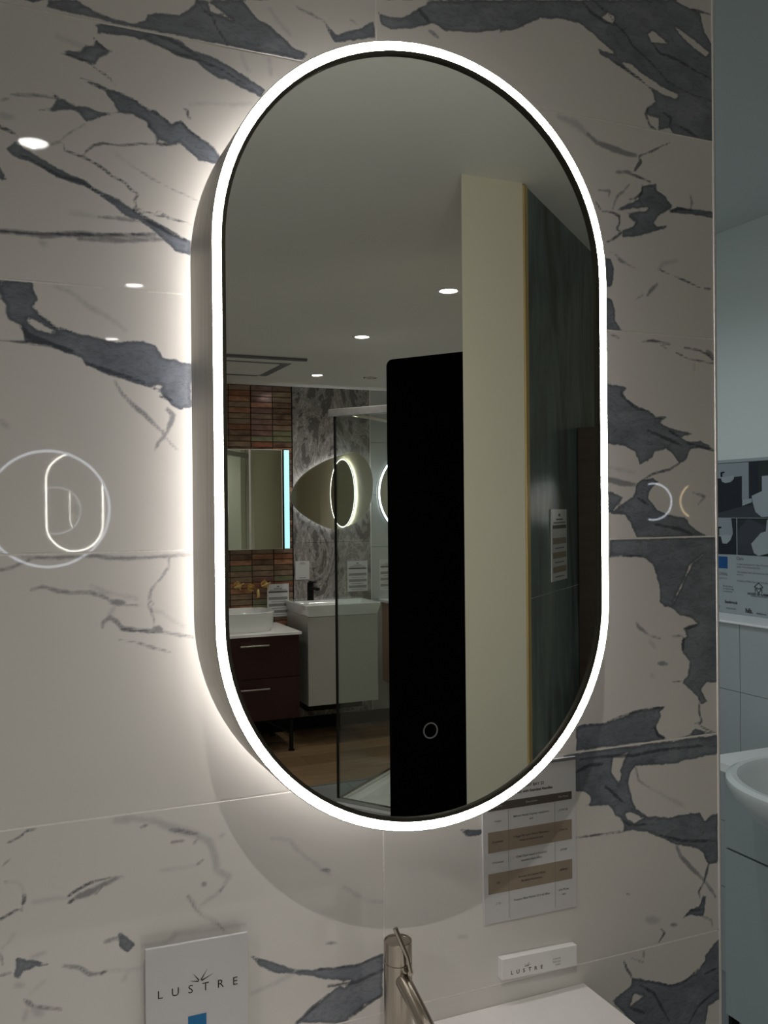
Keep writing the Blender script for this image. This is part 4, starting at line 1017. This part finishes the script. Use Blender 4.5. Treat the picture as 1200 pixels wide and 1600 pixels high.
# info cards on the far walls
def info_card(x0, z0, x1, z1, label, y=YO+0.001, basis=None, stripes=None, warm=False):
    if basis is None: O, U, Nn = Vector((0, y, 0)), Vector((1, 0, 0)), Vector((0, 1, 0))
    else: O, U, Nn = basis
    c = O + U*((x0+x1)/2) + Vector((0, 0, (z0+z1)/2))
    t = thing('info_card', c, label, 'sign')
    def q(nm, a0, a1, b0, b1, d0, d1, m_): obj(nm, MB().obox(O+U*a0+Nn*d0+Vector((0, 0, b0)), U*(a1-a0), Nn*(d1-d0), (0, 0, b1-b0)), m_, t)
    w_, h = x1-x0, z1-z0
    q('sheet', x0, x1, z0, z1, 0.0, 0.003, CARD)
    if stripes is None:
        q('header_bar', x0+.06*w_, x1-.06*w_, z1-.27*h, z1-.22*h, .003, .0036, TAUPE)
        q('logo', x0+.44*w_, x1-.44*w_, z1-.10*h, z1-.06*h, .003, .0036, GREYINK)
        q('title_line', x0+.30*w_, x1-.30*w_, z1-.15*h, z1-.13*h, .003, .0036, GREYINK)
        q('title_line', x0+.12*w_, x1-.12*w_, z1-.195*h, z1-.178*h, .003, .0036, GREYINK)
        for k in range(3): 
            b = z1-(.40+.20*k)*h
            q('table_row', x0+.06*w_, x1-.06*w_, b-.085*h, b, .003, .0036, BEIGE if warm else mat('grey_print', (0.24, 0.24, 0.235), .5, noise=(50, .05, (1,1,1))))
            q('text_line', x0+.2*w_, x1-.2*w_, b-.15*h, b-.135*h, .003, .0036, GREYINK)
    else:
        for a0, a1, b0, b1 in stripes: q('text_line', x0+a0*w_, x0+a1*w_, z0+b0*h, z0+b1*h, .003, .0036, GREYINK)
    return t
info_card(1.632, -0.680, 1.776, -0.470, 'white price card leaning on the copper tiles beside the oval basin', y=YO+0.004)
info_card(1.823, -0.449, 1.918, -0.329, 'small white notice on the swirl marble, left of the black tap', stripes=[(.32, .68, .88, .91), (.25, .75, .82, .84), (.25, .75, .08, .11)])
info_card(2.183, -0.542, 2.327, -0.340, 'white price card on the swirl marble below the pebble mirror')
info_card(2.413, -0.542, 2.557, -0.335, 'white price card on pale tiles below the round lit mirror')
# white vanity with black tap
x0, x1, yf = 1.764, 2.221, -4.43
t = thing('pale_vanity_unit', (1.99, -4.64, -1.18), 'wall-hung pale grey vanity unit with ceramic top under the pebble mirror', 'cabinet')
obj('body', MB().box(x0, x1, YO+0.001, yf-0.02, -1.183, -0.645), OFFW, t, 0.001)
obj('door', MB().box(x0, x1, yf-0.019, yf, -1.183, -0.648), OFFW, t, 0.0015)
obj('bottom_shelf', MB().box(x0+0.03, x1-0.06, YO+0.001, yf-0.12, -1.24, -1.184), BLACK, t)
t = thing('ceramic_basin_top', (1.995, -4.64, -0.645), 'white rectangular ceramic basin on the pale wall-hung vanity', 'basin')
def rr(x0, x1, y0, y1, z, r=0.02, n=6):
    P = []
    for cx, cy, a0 in ((x1-r, y1-r, 0), (x0+r, y1-r, 90), (x0+r, y0+r, 180), (x1-r, y0+r, 270)):
        for k in range(n+1): a = math.radians(a0+90*k/n); P.append((cx+r*math.cos(a), cy+r*math.sin(a), z))
    return P
bx0, bx1, by0, by1 = 1.748, 2.246, YO+0.0015, -4.42
obj('bowl', MB().loft([rr(bx0+.02, bx1-.018, by0, by1-.012, -0.645), rr(bx0, bx1, by0, by1, -0.585), rr(bx0, bx1, by0, by1, -0.577), rr(bx0+.003, bx1-.003, by0+.003, by1-.003, -0.5745), rr(bx0+.018, bx1-.018, by0+.13, by1-.018, -0.5755),
    rr(bx0+.03, bx1-.03, by0+.14, by1-.03, -0.60), rr(bx0+.07, bx1-.07, by0+.17, by1-.06, -0.625), rr(bx0+.2, bx1-.2, by0+.2, by1-.15, -0.628, r=.01)], cap0=True, cap1=True), CERAM, t)
obj('drain', MB().cyl((2.0, -4.62, -0.629), (2.0, -4.62, -0.624), 0.02, n=18), CHROME, t)
t = thing('black_basin_tap', (1.895, -4.76, -0.575), 'square matt black tap standing on the white rectangular basin', 'tap')
obj('column', MB().cyl((1.895, -4.76, -0.5755), (1.895, -4.76, -0.462), 0.021, n=20), BLACK, t, 0.001)
obj('spout', MB().box(1.882, 1.908, -4.765, -4.615, -0.505, -0.488), BLACK, t, 0.002)
obj('lever', MB().box(1.885, 1.905, -4.77, -4.68, -0.461, -0.453), BLACK, t, 0.001)
# copper unit beyond it
t = thing('copper_vanity_unit', (2.72, -4.6, FLOOR), 'copper brown vanity unit below the round mirror, mostly hidden by the black panel', 'cabinet')
obj('body', MB().box(2.43, 3.02, YO+0.002, -4.42, -1.15, -0.62), COPPER, t, 0.001)
for a, b_ in ((-0.885, -0.622), (-1.15, -0.889)):
    d = obj('drawer', MB().box(2.43, 3.02, -4.419, -4.40, a, b_), COPPER, t, 0.001)
    obj('handle', MB().tube([(2.6, -4.40, b_-.04), (2.6, -4.38, b_-.04), (2.85, -4.38, b_-.04), (2.85, -4.40, b_-.04)], 0.005), BLACK, d)
tag(obj('pale_countertop', MB().box(2.41, 3.035, YO+0.002, -4.39, -0.619, -0.600), WHITEC, bevel=0.002), 'white countertop on the copper brown vanity', 'countertop')

# ---------------------------------------------------------------- shower enclosure, black panel, brown unit, card on green tile
e1 = B.copy(); e2 = A2.copy(); P0 = Vector((1.530, -3.325, FLOOR)); Z = Vector((0, 0, 1))
ty_ = thing('shower_tray', P0, 'white shower tray on the grey floor tiles inside the glass screens', 'shower tray')
def tr(s_, u_, z_): return P0 + e1*s_ + e2*u_ + Z*z_
W1, W2 = 0.80, 0.90
def trect(a, b_, z_): return [tr(a, a, z_), tr(W1-a, a, z_), tr(W1-a, W2-a, z_), tr(a, W2-a, z_)]
obj('basin_floor', MB().loft([trect(0, 0, 0.001), trect(0, 0, 0.016), trect(0.055, 0, 0.016), trect(0.075, 0, 0.008)], cap1=True, smooth=False), CERAM, ty_, 0.002)
obj('drain', MB().cyl(tr(.4, .45, .008), tr(.4, .45, .012), 0.045, n=24), CHROME, ty_)
sc = thing('shower_screen', P0+Z*0.016, 'clear glass shower enclosure with silver top rail and thin dark corner post', 'shower screen')
zt_ = 0.486-FLOOR
obj('glass_pane', MB().obox(tr(.012, .010, .033), e2*(W2-.012), e1*.008, Z*(zt_-.033-.037)), GLASS, sc)['label'] = 'clear front glass pane'
obj('glass_pane', MB().obox(tr(.022, .004, .033), e1*(W1-.03), e2*.006, Z*(zt_-.033-.02)), GLASS, sc)['label'] = 'clear side glass pane'
obj('corner_post', MB().obox(tr(.002, .0, .017), e1*.010, e2*.010, Z*(zt_-.017-.037)), BLACK, sc)['label'] = 'thin dark corner post'
obj('top_rail', MB().obox(tr(.0, -.03, zt_-.037), e2*(W2+.03), e1*.03, Z*.037), mat('dull_steel', (0.34, 0.335, 0.32), 0.35, 0.5, noise=(40, .1, (1,1,1))), sc, 0.002)['label'] = 'silver top rail'
obj('side_rail', MB().obox(tr(.032, .0, zt_-.018), e1*(W1-.034), e2*.014, Z*.012), CHROME, sc)
obj('bottom_rail', MB().obox(tr(.0, .0, .017), e1*W1, e2*.022, Z*.016), CHROME, sc)
obj('bottom_rail', MB().obox(tr(.0, .022, .017), e2*(W2-.022), e1*.022, Z*.016), CHROME, sc)
S0 = Vector((1.228, -1.992, FLOOR))
def black_panel():
    L, H, r = 0.540, 1.92+0.0, 0.022; pts = [S0, S0+A2*L, S0+A2*L+Z*H]
    for k in range(9): a = math.radians(90+90*k/8); pts.append(S0+A2*(r+r*math.cos(a))+Z*(H-r+r*math.sin(a)))
    return MB().prism(pts, e1*0.03)
bp_ = thing('display_board', S0, 'tall matt black board with a rounded top corner behind the cream pillar', 'panel')
obj('board', black_panel(), SLAB, bp_)
obj('foot', MB().obox(S0+A2*0.06-e1*0.04, A2*0.36, e1*0.11, Z*0.006), BLACK, bp_)
bc_ = thing('brown_tall_unit', gp(0.75, 0.02, FLOOR), 'dark brown tall board standing against the green tiles at the mirror\'s right edge', 'cabinet')
gbox('body', 0.492, 0.98, 0.002, 0.055, FLOOR, 0.235, BROWN, bc_, 0.001)
gbox('door', 0.495, 0.977, 0.056, 0.070, FLOOR+0.03, 0.233, BROWN, bc_, 0.001)
info_card(0.212, -0.198, 0.360, -0.004, 'white price card with beige rows on the dark green tiles', basis=(G0+N*0.001, B, N), warm=True)
print('veins', len(feats), 'objects', len(bpy.data.objects))
